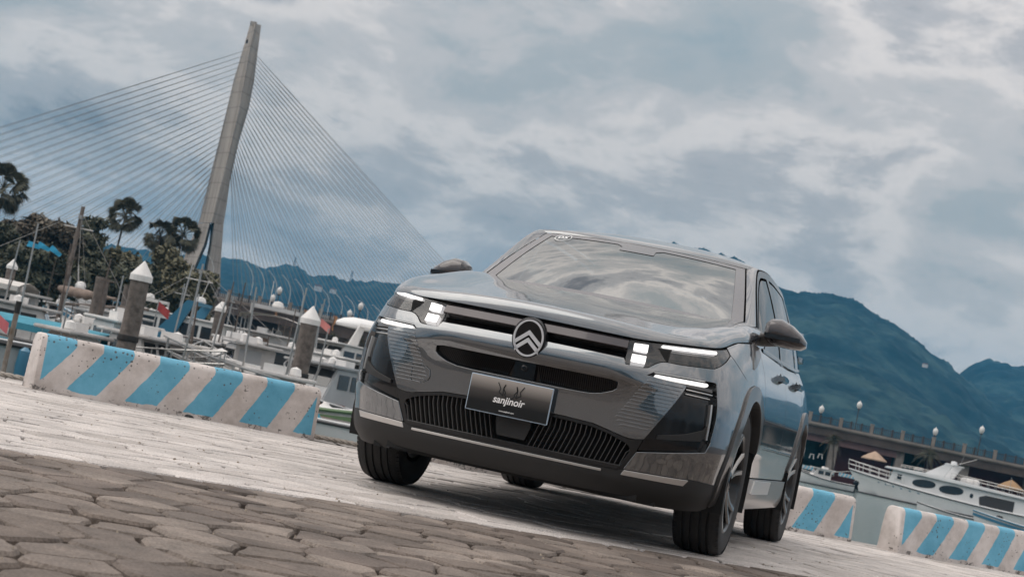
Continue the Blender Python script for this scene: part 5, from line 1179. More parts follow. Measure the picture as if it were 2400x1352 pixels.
# the big yacht on the right
def yacht():
    B0 = at(1987,1110,166); S0 = at(2560,1255,152); B0.z = S0.z = ZWAT; ax = (B0-S0); L = ax.length; ax.normalize()
    e = empty('motor_yacht', tuple((B0+S0)/2), 'large white motor yacht with oval dark windows moored at the far right', 'yacht', None, math.atan2(ax.y, ax.x)); sd = 1 if Vector((-ax.y,ax.x,0)).dot(CP-B0) > 0 else -1
    W = 4.6; rows = []; n = 26
    for k in range(n+1):
        t = k/n; x = -L/2+L*t; w = W/2*(1-max(0,(t-.5)/.5)**2.4); sh = 1.05+.95*max(0,(t-.30)/.70)**1.6; rk = 1.6*max(0,(t-.75)/.25); wl = w*(.86-.35*max(0,(t-.6)/.4))
        rows.append([(x-rk,0,-.5),(x-rk*.95,-wl,-.1),(x-rk*.72,-(wl+(w-wl)*.35),sh*.35),(x-rk*.3,-(wl+(w-wl)*.75),sh*.75),(x,-w,sh),(x,-w*.985,sh+.10)])
    mb = MB(); mb.loft(rows); mb.loft([[(x,-y,z) for x,y,z in r] for r in rows]); mb.face(rows[0]+[(x,-y,z) for x,y,z in rows[0][::-1]]); h = mb.build('hull', mat('yacht_white',(.74,.74,.74),.22,coat=.5,var=.05,vscale=.6), e, smooth=True, sharp=40); M_Y = MATS['yacht_white']
    for s in (1,-1):
        mb = MB(); mb.tube([(r[4][0],s*r[4][1]*1.01,r[4][2]-.05) for r in rows],.055,6); mb.build('rub_rail', M_BOTT, h)
        mb = MB(); mb.loft([[(r[2][0],s*r[2][1]*1.012,z) for r in rows] for z in (-.1,.13)]); mb.build('boot_stripe', M_BOTT, h)
    mb = MB(); mb.loft([[(r[4][0],r[4][1]*.97,r[4][2]+.02) for r in rows],[(r[4][0],-r[4][1]*.97,r[4][2]+.02) for r in rows]]); mb.build('deck', M_DECK, e)
    def X(px): return (px-1987)/FPX*160
    def xx(px): return L/2-X(px)
    c = MB(); w = 1.65; zb = 1.05
    c.prism([(xx(2108),1.25),(xx(2118),2.75),(xx(2500),2.35),(xx(2500),zb),(xx(2300),zb)],-w,w,'y'); cb = c.build('cabin', M_Y, e, bevel=.05)
    mb = MB(); mb.prism([(xx(2098),2.78),(xx(2104),2.98),(xx(2200),3.06),(xx(2520),2.52),(xx(2520),2.36)],-2.0,2.0,'y'); mb.build('roof', M_Y, cb, bevel=.05)
    def oval(pxc, zc, hx, hz, nm, tilt=0):
        for s in (1,-1):
            P = []
            for k in range(26):
                a = 2*math.pi*k/26; ca, sa = math.cos(a), math.sin(a); q = math.copysign(abs(ca)**.8,ca)*hx; r = math.copysign(abs(sa)**.9,sa)*hz*(1-.30*q/hx*0); P.append((xx(pxc)+q, zc+r-q*.06))
            mb = MB(); mb.prism(P, s*(w+.00), s*(w+.03),'y'); mb.build(nm, M_WIN, cb)
    oval(2200,2.05,1.12,.36,'window'); oval(2268,1.98,1.15,.38,'window'); oval(2318,1.86,.16,.20,'porthole')
    for s in (1,-1):
        for pxc in (2137,):
            mb = MB(); mb.box((xx(pxc),s*(w+.01),2.20),(.42,.03,.50)); mb.build('window', M_WIN, cb)
        mb = MB(); mb.prism([(xx(2340),1.15),(xx(2336),1.9),(xx(2352),2.15),(xx(2420),2.1),(xx(2420),1.15)],s*w,s*(w+.02),'y'); mb.build('aft_opening', M_BOTT, cb)
    mb = MB(); mb.face([(xx(2117)+.06,-1.5,1.75),(xx(2117)+.06,1.5,1.75),(xx(2117)+.05,1.5,2.62),(xx(2117)+.05,-1.5,2.62)]); mb.build('windscreen', M_WIN, cb)
    fl = MB(); fl.prism([(xx(2190),3.0),(xx(2242),4.30),(xx(2258),4.28),(xx(2240),3.0)],-1.2,-1.0,'y'); fl.prism([(xx(2190),3.0),(xx(2242),4.30),(xx(2258),4.28),(xx(2240),3.0)],1.0,1.2,'y'); fl.prism([(xx(2234),4.18),(xx(2240),4.32),(xx(2262),4.28),(xx(2258),4.12)],-1.25,1.25,'y'); fl.build('radar_arch', M_Y, e, bevel=.04)
    mb = MB(); mb.lathe([(.28,0),(.30,.06),(.26,.26),(.0,.32)],c=(xx(2246),0,4.3),n=16); mb.build('radar_dome', M_Y, e, smooth=True)
    mb = MB(); mb.tube([(xx(2256),.6,4.25),(xx(2306),.7,5.15)],.025,6); mb.tube([(xx(2256),-.5,4.3),(xx(2262),-.5,5.3)],.018,6); mb.tube([(xx(2392),.5,2.7),(xx(2392),.5,4.2)],.02,6); mb.build('antenna', M_STEEL, e)
    mb = MB(); mb.lathe([(0,-.85),(.30,-.80),(.36,-.6),(.36,.6),(.30,.80),(0,.85)],c=(xx(2292),.0,3.02+.0),axis='x',n=14,cap=False); mb.build('life_raft', M_WHITE2, e, smooth=True)
    def railing(x0, x1, z, hgt, y, nm, k_=10):
        for s in (1,-1):
            mb = MB(); 
            for q in (1,.55): mb.tube([(x0,s*y,z(0)+hgt*q),(x1,s*y,z(1)+hgt*q)],.022,5)
            for i in range(k_): t = i/(k_-1); mb.tube([(x0+(x1-x0)*t,s*y,z(t)),(x0+(x1-x0)*t,s*y,z(t)+hgt)],.02,5)
            mb.build(nm, M_STEEL, e)
    railing(xx(2262),xx(2540),lambda t: 2.95-.4*t,.55,1.75,'roof_rail',16); railing(xx(2135),xx(2190),lambda t: 3.02+.05*t,.32,1.6,'roof_rail',6)
    for s in (1,-1):
        mb = MB(); idx = range(19,27)
        for q in (.95,.55): mb.tube([(rows[i][4][0]+.1*(i-18)*.2,s*rows[i][4][1]*.93,rows[i][4][2]+q*(.8+.02*(i-19))) for i in idx],.028,5)
        for i in idx: mb.tube([(rows[i][4][0],s*rows[i][4][1]*.93,rows[i][4][2]),(rows[i][4][0]+.1*(i-18)*.2,s*rows[i][4][1]*.93,rows[i][4][2]+.95*(.8+.02*(i-19)))],.025,5)
        mb.build('bow_rail', M_WHITE, e)
    mb = MB(); mb.tube([(L/2-.3,0,1.8),(L/2+4.5,sd*-2.,.9),(L/2+8,sd*-3.,1.2)],.03,5); mb.build('mooring_line', M_CANV, e)
    for k in range(6):
        mb = MB(); r = rows[22-k]; mb.box((r[3][0],sd*(-r[3][1]+.05) if False else -sd*r[3][1]*1.0,r[3][2]+.12),(.22,.06,.20)); mb.build('bow_lettering', M_HULLB, h)
yacht()
# ------------------------------------------------------------------ promenade across the harbour
PD = 200.0
def ploc(px, z=0., dd=0.): # level frame: across (m) from the view axis, at distance PD+dd
    p = CP+VF*((PD+dd)*math.hypot(CF.x,CF.y))+VX*0; return p
PO = CP+VF*PD*.998; PO.z = 0
def X_at(px): # across position of a pixel on the promenade, near its deck level
    q = at(px, 676+(px-1200)*.2094+265.8-97, PD); return (q-PO).dot(VX)
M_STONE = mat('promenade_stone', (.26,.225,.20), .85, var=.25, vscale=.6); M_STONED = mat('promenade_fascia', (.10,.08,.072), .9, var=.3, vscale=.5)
M_MAROON = mat('maroon_wall', (.115,.040,.045), .8, var=.2, vscale=.4); M_IRON = mat('fence_iron', (.045,.042,.045), .6); M_SHOPB = mat('shop_teal', (.03,.11,.13), .7, var=.4, vscale=.7); M_ROSE = mat('rose_fascia', (.19,.115,.115), .8, var=.15, vscale=.5)
ZD = 5.25
def promenade():
    e = empty('promenade', tuple(PO), 'long two-storey harbour promenade with pillared railing across the water', 'promenade', None, AZ)
    xa, xb = X_at(395), X_at(4300); xl, xr = X_at(900), X_at(1700)
    mb = MB(); mb.box(((xa+xb)/2,9,ZD-.15),(xb-xa,19,.30)); mb.build('deck', M_STONE, e)
    mb = MB(); mb.box(((xa+xb)/2,-.45,ZD-.02),(xb-xa,.4,.26)); mb.build('cornice', M_STONE, e)
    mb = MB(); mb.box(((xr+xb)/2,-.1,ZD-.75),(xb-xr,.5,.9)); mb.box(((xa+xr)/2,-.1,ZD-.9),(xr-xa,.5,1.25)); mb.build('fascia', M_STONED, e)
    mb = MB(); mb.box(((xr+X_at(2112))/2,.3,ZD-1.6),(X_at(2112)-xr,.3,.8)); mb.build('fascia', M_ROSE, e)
    mb = MB(); mb.box(((xr+xb)/2,7.5,2.2),(xb-xr,.3,6)); mb.build('back_wall', M_SHOPB, e)
    mb = MB(); mb.box(((X_at(1962)+X_at(2108))/2,3.4,2.0),(X_at(2108)-X_at(1962),.3,5.5)); mb.box(((X_at(2190)+X_at(2600))/2,4.4,2.0),(X_at(2600)-X_at(2190),.3,5.5)); mb.build('maroon_wall', M_MAROON, e)
    mb = MB(); mb.box(((xa+xr)/2,2.5,2.1),(xr-xa,.4,5.9)); mb.build('sea_wall', mat('sea_wall_stone',(.27,.24,.215),.9,var=.3,vscale=.4), e)
    mb = MB(); mb.box(((X_at(525)+X_at(655))/2,2.2,1.9),(X_at(655)-X_at(525),.3,4.6)); mb.build('dark_arch', M_BOTT, e)
    for px in (1960,2112,2262,2412,2562,2712,2862,3012,3162,3312):
        mb = MB(); mb.box((X_at(px),.6,2.3),(.9,.9,5.2)); mb.box((X_at(px),.6,4.6),(1.15,1.15,.3)); mb.box((X_at(px),.6,.0),(1.2,1.2,.5)); mb.build('column', M_STONE, e)
    # railing: pillars, two iron posts per bay, balusters
    step = 73/FPX*PD; x = X_at(1892)-step*22; bal = MB(); cnt = 0
    while x < xb:
        if x > xa:
            mb = MB(); mb.box((x,-.2,ZD+.58),(.34,.34,1.05)); mb.box((x,-.2,ZD+1.13),(.42,.42,.09)); mb.build('pillar', M_STONE, e)
            for q in (1/3,2/3):
                mb = MB(); mb.box((x+step*q,-.2,ZD+.55),(.20,.20,.95)); mb.build('iron_post', M_IRON, e)
            for k in range(1,15): bal.box((x+step*k/15,-.2,ZD+.50),(.06,.06,.72))
            bal.box((x+step/2,-.2,ZD+.86),(step,.05,.06)); bal.box((x+step/2,-.2,ZD+.18),(step,.05,.06))
        x += step
    o = bal.build('baluster', M_IRON, e); o['kind'] = 'stuff'
    # shop fittings seen under the deck
    for px, c in ((1880,M_SHOPB),(1925,M_SHOPB)):
        mb = MB(); mb.box((X_at(px),5.5,2.2),(1.6,.3,2.3)); mb.build('shop_sign', c, e)
    mb = MB(); mb.box((X_at(1893),.9,1.75),(.55,.12,1.1)); mb.build('menu_board', M_WHITE2, e)
promenade()
def glob(px, py, label, d=PD-1):
    p = at(px, py, d); e = empty('street_lamp', (p.x,p.y,ZD), label, 'lamp', 'white globe lamps on the promenade'); h = p.z-ZD
    mb = MB(); mb.tube([(0,0,-.1),(0,0,.5),(0,0,h-.5)],[.10,.06,.045],8); mb.build('post', M_IRON, e)
    mb = MB(); mb.lathe([(.10,-.52),(.17,-.46),(.27,-.25),(.30,-.05),(.24,.15),(.10,.28),(.04,.32),(.05,.36),(.0,.46)],c=(0,0,h),n=14); mb.build('globe', M_WHITE, e, smooth=True)
    mb = MB(); mb.lathe([(.16,-.62),(.16,-.52),(.12,-.50)],c=(0,0,h),n=10); mb.build('collar', M_IRON, e)
glob(1926,957,'white globe lamp nearest the car on the right-hand promenade'); glob(2015,947,'second white globe lamp from the car, standing highest against the mountain'); glob(2193,1009,'white globe lamp above the yacht radar arch'); glob(2302,1005,'rightmost white globe lamp above the yacht stern')
glob(656,679,'white globe lamp above the first orange banner, against the left hill'); glob(640,697,'white globe lamp low beside the first orange banner'); glob(846,716,'white globe lamp above the white canopy left of the car'); glob(820,733,'white globe lamp just left of the white canopy'); glob(475,645,'white globe lamp at the foot of the bridge pylon')
def banner(px, py, h, label):
    p = at(px, py, PD-1.2); e = empty('banner', (p.x,p.y,p.z), label, 'banner', 'orange banners on the promenade', AZ)
    mb = MB(); mb.tube([(0,0,.2),(0,0,-h-.6)],.04,6); mb.build('pole', M_IRON, e)
    mb = MB(); mb.loft([[(-.55*(1-.5*t)+.1*math.sin(t*6)+.35,.06*math.sin(t*5+u_*4)-.02,-h*t) if u_ == 0 else (.30-.2*t+.08*math.sin(t*7),.05*math.cos(t*6),-h*t) for u_ in (0,1)] for t in np.linspace(0,1,9)]); mb.build('cloth', mat('orange_cloth',(.50,.24,.10),.8,var=.3,vscale=2), e, smooth=True)
banner(652,712,1.5,'orange banner nearest the bridge pylon on the promenade railing'); banner(716,726,1.1,'short orange banner next to the near capped pile'); banner(785,740,1.7,'orange banner closest to the white canopy')
# white canopy behind the car
cn = empty('canopy', tuple(at(850,762,120)), 'broad white canopy seen edge-on left of the car bonnet', 'canopy', None, AZ)
mb = MB(); mb.loft([[(1.85*r*math.cos(2*math.pi*k/32),1.3*r*math.sin(2*math.pi*k/32),z) for k in range(32)] for r, z in ((.02,.42),(.4,.40),(.75,.24),(.95,.02),(1.,-.14),(.97,-.30),(.5,-.36),(.02,-.36))], True); mb.build('cover', mat('canopy_white',(.80,.79,.78),.6), cn, smooth=True)
mb = MB(); mb.tube([(0,0,-.3),(0,0,-4)],.06,8); mb.build('post', M_STEEL, cn)
def parasol(px, py, d, r, col, label):
    p = at(px,py,d); e = empty('parasol', tuple(p), label, 'parasol', 'parasols along the promenade', AZ); mb = MB()
    n = 8; mb.loft([[(r*q*math.cos(2*math.pi*(k+.5)/n),r*q*math.sin(2*math.pi*(k+.5)/n),z) for k in range(n)] for q, z in ((.02,.0),(.5,-r*.26),(1.,-r*.62),(1.,-r*.70))], True); mb.build('canopy', col, e)
    mb = MB(); mb.tube([(0,0,.1),(0,0,-3)],.04,6); mb.build('pole', M_IRON, e)
parasol(2052,1057,196,1.45,mat('parasol_cloth',(.42,.30,.22),.85,var=.1,vscale=1),'beige parasol before the maroon wall'); parasol(2372,1124,196,1.5,mat('parasol_tan',(.34,.21,.11),.85,var=.1,vscale=1),'tan parasol half hidden behind the yacht')
for i, (px, py) in enumerate(((1902,1072),(1922,1072))):
    p = at(px,py,PD-1.5); e = empty('stool', (p.x,p.y,p.z), ('white plastic stool on the far quay, nearer the car','white plastic stool on the far quay, beside the stone column')[i], 'stool', 'white stools on the far quay'); mb = MB(); mb.box((0,0,.40),(.45,.45,.06)); mb.build('seat', M_WHITE, e)
    for a in (-1,1):
        for b in (-1,1): mb = MB(); mb.tube([(a*.16,b*.16,.4),(a*.25,b*.25,-.1)],.035,5); mb.build('leg', M_WHITE, e)
for i, (px0, px1) in enumerate(((1860,1888),(1897,1935),(1947,1986),(2080,2118))):
    a = X_at(px0); b = X_at(px1); o = MB().box((0,0,.26),(1.95,.3,.40),top=(1.95,.22)).build('kerb_block', M_BARR, None, bevel=.03); q = PO+VX*((a+b)/2)-VF*8.5; o.location = (q.x,q.y,-.10); o.rotation_euler = (0,0,AZ)
    tag(o, ('blue-striped kerb block on the far quay touching the car silhouette','blue-striped kerb block on the far quay under the white stools','blue-striped kerb block on the far quay by the yacht bow','blue-striped kerb block on the far quay behind the yacht foredeck')[i], 'kerb block', 'striped kerb blocks on the far quay')
# ------------------------------------------------------------------ bridge
def bridge():
    D = 420.; e = empty('cable_stayed_bridge', tuple(at(500,800,D)), 'tall concrete cable-stayed bridge with one forked pylon at the left', 'bridge'); base = Vector(e.location)
    M_PYL = mat('pylon_concrete', (.40,.35,.31), .85, var=.18, vscale=.06); M_PYD = mat('pylon_concrete_dark', (.20,.19,.185), .85, var=.18, vscale=.06)
    nt = M_PYL.node_tree; bs = nt.nodes['Principled BSDF']; src = bs.inputs['Base Color'].links[0].from_socket
    tcn = nt.nodes.new('ShaderNodeNewGeometry'); wv = nt.nodes.new('ShaderNodeTexWave'); wv.bands_direction = 'Z'; wv.wave_profile = 'SAW'; wv.inputs['Scale'].default_value = .085; wv.inputs['Distortion'].default_value = .6; wv.inputs['Detail'].default_value = 3
    rp = nt.nodes.new('ShaderNodeValToRGB'); rp.color_ramp.elements[0].color = (.62,.60,.58,1); rp.color_ramp.elements[1].position = .12; rp.color_ramp.elements[1].color = (1,1,1,1)
    stn = nt.nodes.new('ShaderNodeTexNoise'); stn.inputs['Scale'].default_value = 1; mpn = nt.nodes.new('ShaderNodeMapping'); mpn.inputs['Scale'].default_value = (1.2,1.2,.05)
    r2n = nt.nodes.new('ShaderNodeValToRGB'); r2n.color_ramp.elements[0].position = .35; r2n.color_ramp.elements[0].color = (.68,.66,.64,1); r2n.color_ramp.elements[1].position = .6; r2n.color_ramp.elements[1].color = (1,1,1,1)
    m1 = nt.nodes.new('ShaderNodeMix'); m1.data_type = 'RGBA'; m1.blend_type = 'MULTIPLY'; m1.inputs['Factor'].default_value = .8; m2 = nt.nodes.new('ShaderNodeMix'); m2.data_type = 'RGBA'; m2.blend_type = 'MULTIPLY'; m2.inputs['Factor'].default_value = .8
    for a_, b_ in ((tcn.outputs['Position'], wv.inputs['Vector']), (wv.outputs['Fac'], rp.inputs[0]), (src, m1.inputs['A']), (rp.outputs[0], m1.inputs['B']), (tcn.outputs['Position'], mpn.inputs[0]), (mpn.outputs[0], stn.inputs['Vector']), (stn.outputs[0], r2n.inputs[0]), (m1.outputs['Result'], m2.inputs['A']), (r2n.outputs[0], m2.inputs['B']), (m2.outputs['Result'], bs.inputs['Base Color'])): nt.links.new(a_, b_)
    def shaft(rows, nm):
        mb = MB(); R_ = []
        for y, xl, xm, xr in rows:
            yy = lambda x: y+(x-rows[0][2])*0
            R_.append([at(xl,y,D+3)-base, at(xm,y,D-3.5)-base, at(xr,y+4,D+2)-base, at(xr-2,y+3,D+9)-base, at(xl+2,y,D+9)-base])
        mb.loft(R_, True, True); return mb.build(nm, M_PYL, e)
    p = shaft([(56,587,599,612),(120,568,585,604),(191,547,572,595),(251,533,562,583),(332,513,543,559),(422,490,521,539),(472,478,508,532),(522,466,495,524)], 'pylon_shaft')
    shaft([(523,465,491,496),(573,443,478,484),(624,424,456,461),(700,398,434,440)], 'pylon_leg')
    shaft([(523,495,503,524),(573,490,496,520),(624,480,488,517),(669,475,483,516),(730,469,478,513)], 'pylon_leg')
    mb = MB(); a = at(586,62,D-1)-base; b = at(600,60,D-1)-base; mb.box(tuple((a+b)/2+Vector((0,0,.5))),(.5,1.5,1.0)); mb.build('pylon_lip', M_PYL, p)
    mb = MB(); q = at(579,98,D-2.0)-base; mb.box(tuple(q),(.35,.35,.9)); mb.build('pylon_slot', M_BOTT, p)
    def deck_y(px): return 676+(px-1200)*.2094+265.8-112
    DL, DR_ = -560, 1420
    mb = MB(); A = at(DL,deck_y(DL),D)-base; B_ = at(DR_,deck_y(DR_),D)-base
    for dz, h, off in ((0,1.4,0),(-1.5,.5,3)):
        q = VF*22; mb._add([A+Vector((0,0,dz)),B_+Vector((0,0,dz)),B_+q+Vector((0,0,dz)),A+q+Vector((0,0,dz))]+[v+Vector((0,0,-h)) for v in (A+Vector((0,0,dz)),B_+Vector((0,0,dz)),B_+q+Vector((0,0,dz)),A+q+Vector((0,0,dz)))], [(0,1,2,3),(7,6,5,4),(0,4,5,1),(1,5,6,2),(2,6,7,3),(3,7,4,0)])
    mb.build('deck', mat('bridge_deck_concrete',(.38,.345,.32),.85,var=.12,vscale=.1), e)
    M_CAB = mat('cable_grey', (.23,.22,.215), .6)
    def cable(p0, p1):
        mb = MB(); mb.tube([p0-base, p1-base], .057, 5); mb.build('cable', M_CAB, e)
    nR = 29
    for k in range(nR):
        t = k/(nR-1); y = 128+(400-128)*(1-t)**1.05; xe = np.interp(y,[60,120,191,251,332,422],[612,604,595,583,560,540])
        pxb = 548+(1235-548)*t**1.02
        for dd, sh in ((0,0),(20,12)): cable(at(xe-4,y,D+1), at(pxb+sh,deck_y(pxb)+2,D+1+dd))
    nL = 27
    for k in range(nL):
        t = k/(nL-1); y = 120+(470-120)*(1-t)**1.02; xe = np.interp(y,[60,120,191,251,332,422,472],[587,568,547,533,513,490,478])
        pxb = 452+(-530-452)*t**1.05
        for dd, sh in ((0,0),(20,-19)): cable(at(xe+4,y,D+2), at(pxb+sh,deck_y(pxb)+2,D+1+dd))
    # curved lamps on the deck
    first = None
    for k, px in enumerate((492,585,612,641,674,705,735,766,797,826,858,890)):
        b0 = at(px,deck_y(px),D-4+k*1); hh = 8.6-.35*k
        l = empty('bridge_lamp', tuple(b0), 'slim white curved lamp post on the bridge deck before the left hill', 'lamp', 'curved lamps along the bridge deck')
        ux = -VX; mb = MB(); mb.tube([Vector((0,0,-1)),Vector((0,0,hh*.45)),Vector((0,0,hh*.65))+ux*.35,Vector((0,0,hh*.82))+ux*1.1,Vector((0,0,hh))+ux*2.6],[.10,.085,.075,.065,.05],6); mb.build('pole', M_WHITE2, l, smooth=True)
        mb = MB(); c = Vector((0,0,hh))+ux*2.7; mb.box(tuple(c),(.5,.45,.10)); mb.build('lamp_head', M_WHITE2, l)
bridge()
# ------------------------------------------------------------------ trees
def leaf_mat(name, c):
    m = bpy.data.materials.new(name); m.use_nodes = True; nt = m.node_tree; b = nt.nodes['Principled BSDF']; b.inputs['Roughness'].default_value = .7; b.inputs['Specular IOR Level'].default_value = .25
    g = nt.nodes.new('ShaderNodeNewGeometry'); r = nt.nodes.new('ShaderNodeValToRGB'); e = r.color_ramp.elements; e[0].color = (*[v*.55 for v in c],1); e[1].color = (*[min(1,v*1.6) for v in c],1)
    nt.links.new(g.outputs['Random Per Island'], r.inputs[0]); nt.links.new(r.outputs[0], b.inputs['Base Color']); return m
M_LEAFD = leaf_mat('leaf_dark', (.078,.080,.054)); M_LEAFO = leaf_mat('leaf_olive', (.135,.125,.078)); M_LEAFB = leaf_mat('leaf_brown', (.125,.105,.080)); M_PALM = leaf_mat('palm_leaf', (.075,.074,.052)); M_TRUNK = mat('trunk_bark', (.10,.085,.075), .95, var=.4, vscale=3)
def crown(name, blobs, m, parent, rg, dens_=1.0, leaf=.34):
    V = []; F = []
    for (c, r) in blobs:
        n = int(dens_*270*(r[0]*r[1]*r[2])**(.6))
        for _ in range(n):
            d = Vector((rg.gauss(0,1),rg.gauss(0,1),rg.gauss(0,1))).normalized(); q = rg.random()**.33
            p = Vector(c)+Vector((d.x*r[0]*q,d.y*r[1]*q,d.z*r[2]*q))
            for k in range(rg.choice((2,3))):
                o = p+Vector((rg.gauss(0,.14),rg.gauss(0,.14),rg.gauss(0,.12))); s = leaf*rg.uniform(.55,1.25)
                nrm = (d*.6+Vector((rg.gauss(0,.6),rg.gauss(0,.6),rg.gauss(.5,.5)))).normalized(); a = nrm.orthogonal().normalized(); a = (Matrix.Rotation(rg.random()*6.28,3,nrm) @ a); b = nrm.cross(a)
                i = len(V); V += [o-a*s, o+b*s*.45, o+a*s, o-b*s*.45]; F.append((i,i+1,i+2,i+3))
    o = mesh(name, V, F, m, parent); return o
def tree(px, pyt, wpx, hpx, d, label, m, seed, hang=0, dn=1.0):
    """broadleaf tree whose crown top shows at (px, pyt), wpx wide and hpx tall in the photograph"""
    rg = random.Random(seed); top = at(px, pyt, d); k = d/FPX; w = wpx*k/2; h = hpx*k; gz = ZWAT+1.0
    e = empty('tree', (top.x,top.y,gz), label, 'tree', 'trees on the left shore'); zt = top.z-gz
    mb = MB(); tb = Vector((0,0,0)); f = Vector((rg.uniform(-.3,.3),rg.uniform(-.3,.3),max(.8,zt-h*.75))); mb.tube([tb,(tb+f)/2+Vector((.1,0,0)),f],[.22*w/3+.05,.17*w/3+.04,.12*w/3+.03],8)
    blobs = []; nb = 15+int(w*2.2)
    for i in range(nb):
        a = rg.random()*6.28; q = rg.random()**.6; z = zt-h*rg.uniform(.10,.95); prof = math.sin(math.pi*min(1,max(.06,(zt-z)/h*.80+.14)))**.75
        c = Vector((math.cos(a)*w*.78*q*prof, math.sin(a)*w*.78*q*prof, z)); r = w*rg.uniform(.28,.46); blobs.append((c,(r,r,r*rg.uniform(.55,.8))))
        if i%2 == 0: mb.tube([f*rg.uniform(.6,1), (f+c)/2+Vector((0,0,.2)), c],[.07*w/3+.02,.05*w/3+.02,.02],5)
    mb.build('trunk', M_TRUNK, e, smooth=True); crown('crown', blobs, m, e, rg, dn, leaf=.30*(d/150)); return e
tree(75,492,150,200,150,'tall brownish-green tree behind the blue flags, far left',M_LEAFB,1,dn=1.1)
tree(140,512,130,190,146,'dark tree directly behind the derrick mast',M_LEAFB,2)
tree(10,520,150,190,140,'dark tree at the left edge under the palm crown',M_LEAFD,3,dn=1.2)
tree(215,545,120,160,148,'dark tree between the derrick mast and the lone palm',M_LEAFD,4)
tree(280,590,140,160,152,'low rounded olive tree left of the tallest capped pile',M_LEAFO,5)
tree(385,580,175,200,150,'bushy olive tree right of the tallest capped pile under the palm pair',M_LEAFO,6,dn=1.3)
tree(452,628,140,150,146,'low dark shrub tree at the foot of the bridge pylon',M_LEAFO,7,dn=1.3)
tree(330,606,150,170,143,'dark shrubby tree right behind the tallest capped pile',M_LEAFD,8,dn=1.2)
tree(100,585,170,110,136,'dark undergrowth tree behind the canopy boat',M_LEAFD,9,dn=1.1)
tree(215,620,150,90,138,'low dark tree behind the furled sail',M_LEAFD,10,dn=1.1)
tree(480,665,70,60,148,'small shrub beside the promenade start',M_LEAFD,11)
tree(222,508,95,90,151,'sparse tree with airy spread branches right of the mast tip',M_LEAFD,12,dn=.28)
def palm(px, pyc, rpx, d, label, base_px=None, fan=True, trunk_z=None, n=64):
    rg = random.Random(px); c = at(px, pyc, d); r = rpx*d/FPX; bx = at(base_px or px, pyc+60, d); z0 = ZWAT+1.0 if trunk_z is None else trunk_z
    e = empty('palm_tree', (bx.x,bx.y,z0), label, 'palm', 'palms on the shore'); off = c-Vector((bx.x,bx.y,z0))
    mb = MB(); mb.tube([(0,0,0),tuple(off*.5+Vector((0,0,.1))),tuple(off)],[.15,.10,.09],8); mb.build('trunk', M_TRUNK, e, smooth=True)
    V = []; F = []
    for k in range(n):
        a = rg.random()*6.283; el = R(rg.uniform(-62,82)); d_ = Vector((math.cos(a)*math.cos(el),math.sin(a)*math.cos(el),math.sin(el))); L_ = r*rg.uniform(.5,.66); tip = off+d_*L_
        up = Vector((0,0,1)); s = Matrix.Rotation(rg.uniform(-1.2,1.2),3,d_) @ d_.cross(up).normalized(); n2 = s.cross(d_)
        i = len(V); V += [off+s*.03, off-s*.03, tip-s*.02, tip+s*.02]; F.append((i,i+1,i+2,i+3))
        if fan:
            fr = r*rg.uniform(.42,.58)
            for b in range(-6,7):
                an = b*.20; v = (d_*math.cos(an)+s*math.sin(an)+n2*rg.uniform(-.10,.06)).normalized(); t2 = tip+v*fr*(1-.035*abs(b)); t2.z -= fr*.20*(1+.1*abs(b)); q = v.cross(n2).normalized()*fr*.075
                i = len(V); mid = tip+v*fr*.55; V += [tip, mid+q, t2, mid-q]; F.append((i,i+1,i+2,i+3))
        else:
            for b in range(1,14):
                t = b/14; p = off+d_*r*t; p.z -= r*.75*t*t
                for sd in (1,-1):
                    v = (d_*.55+s*sd*.85-Vector((0,0,.25))).normalized(); ln = r*.30*(1-.5*t); i = len(V); q = d_*ln*.09; V += [p-q, p+q, p+v*ln]; F.append((i,i+1,i+2))
    mesh('fronds', V, F, M_PALM, e)
palm(8,440,62,150,'big fan palm at the left edge'); palm(295,505,46,158,'lone fan palm standing clear of the trees',270); palm(375,552,42,162,'left one of the palm pair beside the pylon',372); palm(430,548,46,160,'right one of the palm pair, touching the pylon',414)
palm(1955,1030,32,193,'drooping date palm by the first stone column right of the car',1955,False,-.2,26); palm(2176,1066,36,192,'drooping date palm behind the yacht cabin',2176,False,-.2,28); palm(838,795,34,120,'bushy date palm under the white canopy',838,False,-1,26); palm(782,790,22,125,'small date palm between the near pile and the white canopy',782,False,-1,20)
# blue flags among the trees at the far left
for i, (px, py) in enumerate(((82,570),(106,574),(134,585))):
    o = MB().loft([[(-.45+.9*u_,.05*math.sin(u_*7+t*3),-.4*t*(1-.35*u_)) for u_ in np.linspace(0,1,7)] for t in (0,.5,1)]).build('flag', mat('flag_blue',(.03,.30,.50),.8), None, smooth=True); o.location = at(px,py,118); o.rotation_euler = (0,R(12+10*i),AZ)
    tag(o, ('blue pennant at the left end of the string before the trees','blue pennant in the middle of the string before the trees','blue pennant at the right end, nearest the derrick mast')[i], 'flag', 'blue pennants before the trees')
def fl(px, py, d, col, label, k=.55):
    p = at(px,py,d); e = empty('flag', tuple(p), label, 'flag', None, AZ); mb = MB(); mb.tube([(0,0,.1),(0,0,-2.2)],.02,6); mb.build('pole', M_STEEL, e); mb = MB(); mb.loft([[((.02+.8*u_)*k,.06*math.sin(u_*6)*k,(-.55*t-.45*u_)*k) for u_ in np.linspace(0,1,7)] for t in (0,1)]); mb.build('cloth', col, e, smooth=True)
fl(372,706,60,M_RED,'red flag above the white and blue cruiser'); fl(752,745,70,mat('flag_pink',(.6,.22,.2),.8),'small pink and white flag beside the near capped pile'); fl(-12,728,29,mat('flag_coral',(.62,.16,.17),.8),'coral red flag drooping at the left edge',.34)
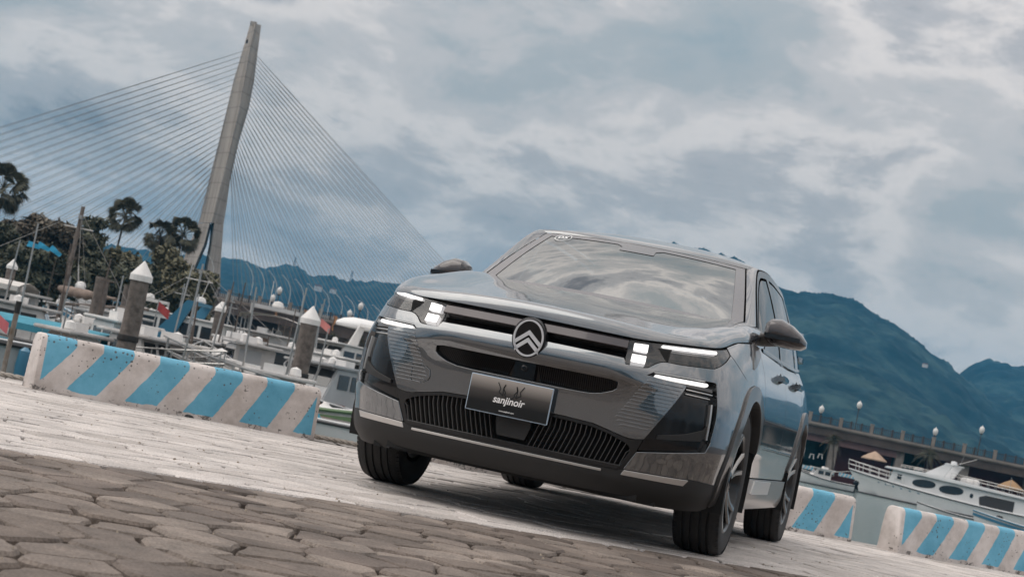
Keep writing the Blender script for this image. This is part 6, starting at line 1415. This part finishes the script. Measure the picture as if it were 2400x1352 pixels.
# truck on the shore
def truck():
    p = at(420,735,104); e = empty('box_truck', (p.x,p.y,-.6), 'white box truck with a blue picture on its side, beyond the marina', 'truck', None, AZ)
    s = 1.0
    mb = MB(); mb.box((.35,0,1.35),(1.35,1.2,.95)); bx = mb.build('cargo_box', M_WHITE, e, bevel=.03)
    mb = MB(); mb.box((.35,-.612,1.36),(1.1,.02,.72)); mb.build('picture_panel', mat('picture_blue',(.05,.25,.50),.5,var=.8,vscale=2.2,dark=(.015,.06,.16)), bx)
    mb = MB(); mb.prism([(-.36,.7),(-1.0,.7),(-1.0,1.15),(-.82,1.62),(-.36,1.70)],-.58,.58,'y'); cb = mb.build('cab', M_WHITE, e, bevel=.03)
    mb = MB(); mb.prism([(-.45,1.18),(-.86,1.18),(-.76,1.52),(-.45,1.55)],-.592,-.582,'y'); mb.build('window', M_WIN, cb)
    for x in (-.7,.7): mb = MB(); mb.lathe([(0,-.08),(.26,-.08),(.28,0),(.26,.08),(0,.08)],c=(x,-.5,.5),axis='y',n=18,cap=False); mb.build('wheel', M_RUBB, e)
truck()
mb = MB(); mb.box((0,0,0),(60,16,1.4)); o = mb.build('marina_shore', M_CONC); o.location = at(560,760,112); o.location.z = -1.15; o.rotation_euler = (0,0,AZ); o['kind'] = 'structure'
# houses on the slopes
for i, (px, py, d, w, lab) in enumerate(((2168,858,1250,2.6,'pale house high on the mountain slope'),(2008,882,1200,2.2,'small white house low on the mountain, above the second globe lamp'),(1905,868,1240,2.4,'small pale house on the mountain just beside the car'),(745,678,1900,6,'pink-roofed white house on the left hill above the banners'),(780,684,1900,5,'white house on the left hill, right of the pink-roofed one'))):
    p = at(px,py,d); e = empty('house', tuple(p), lab, 'house', 'houses on the far slopes', AZ); mb = MB(); mb.box((0,0,w*.1),(w*1.4,w*.6,w*.9)); wl = mb.build('wall', M_WHITE2, e); mb = MB(); mb.prism([(-w*.75,w*.55),(w*.75,w*.55),(w*.5,w*.85),(-w*.5,w*.85)],-w*.34,w*.34,'y'); mb.build('roof', M_ROSE, e)
for i, (px, py) in enumerate(((690,620),(823,652))):
    p = at(px,py,2290); e = empty('pylon_tower', (p.x,p.y,p.z-6), ('lattice tower on the highest point of the left hill','lattice tower further right on the left hill ridge')[i], 'tower', 'lattice towers on the ridge'); mb = MB()
    for a in (-1,1):
        for b in (-1,1): mb.tube([(a*1.6,b*1.6,0),(a*.2,b*.2,16)],.22,4)
    for z in (4,8,12): mb.box((0,0,z),(3*(1-z/20),3*(1-z/20),.25))
    for z in (10,13.5): mb.box((0,0,z),(5,.3,.3),rz=AZ)
    mb.build('frame', M_IRON, e)
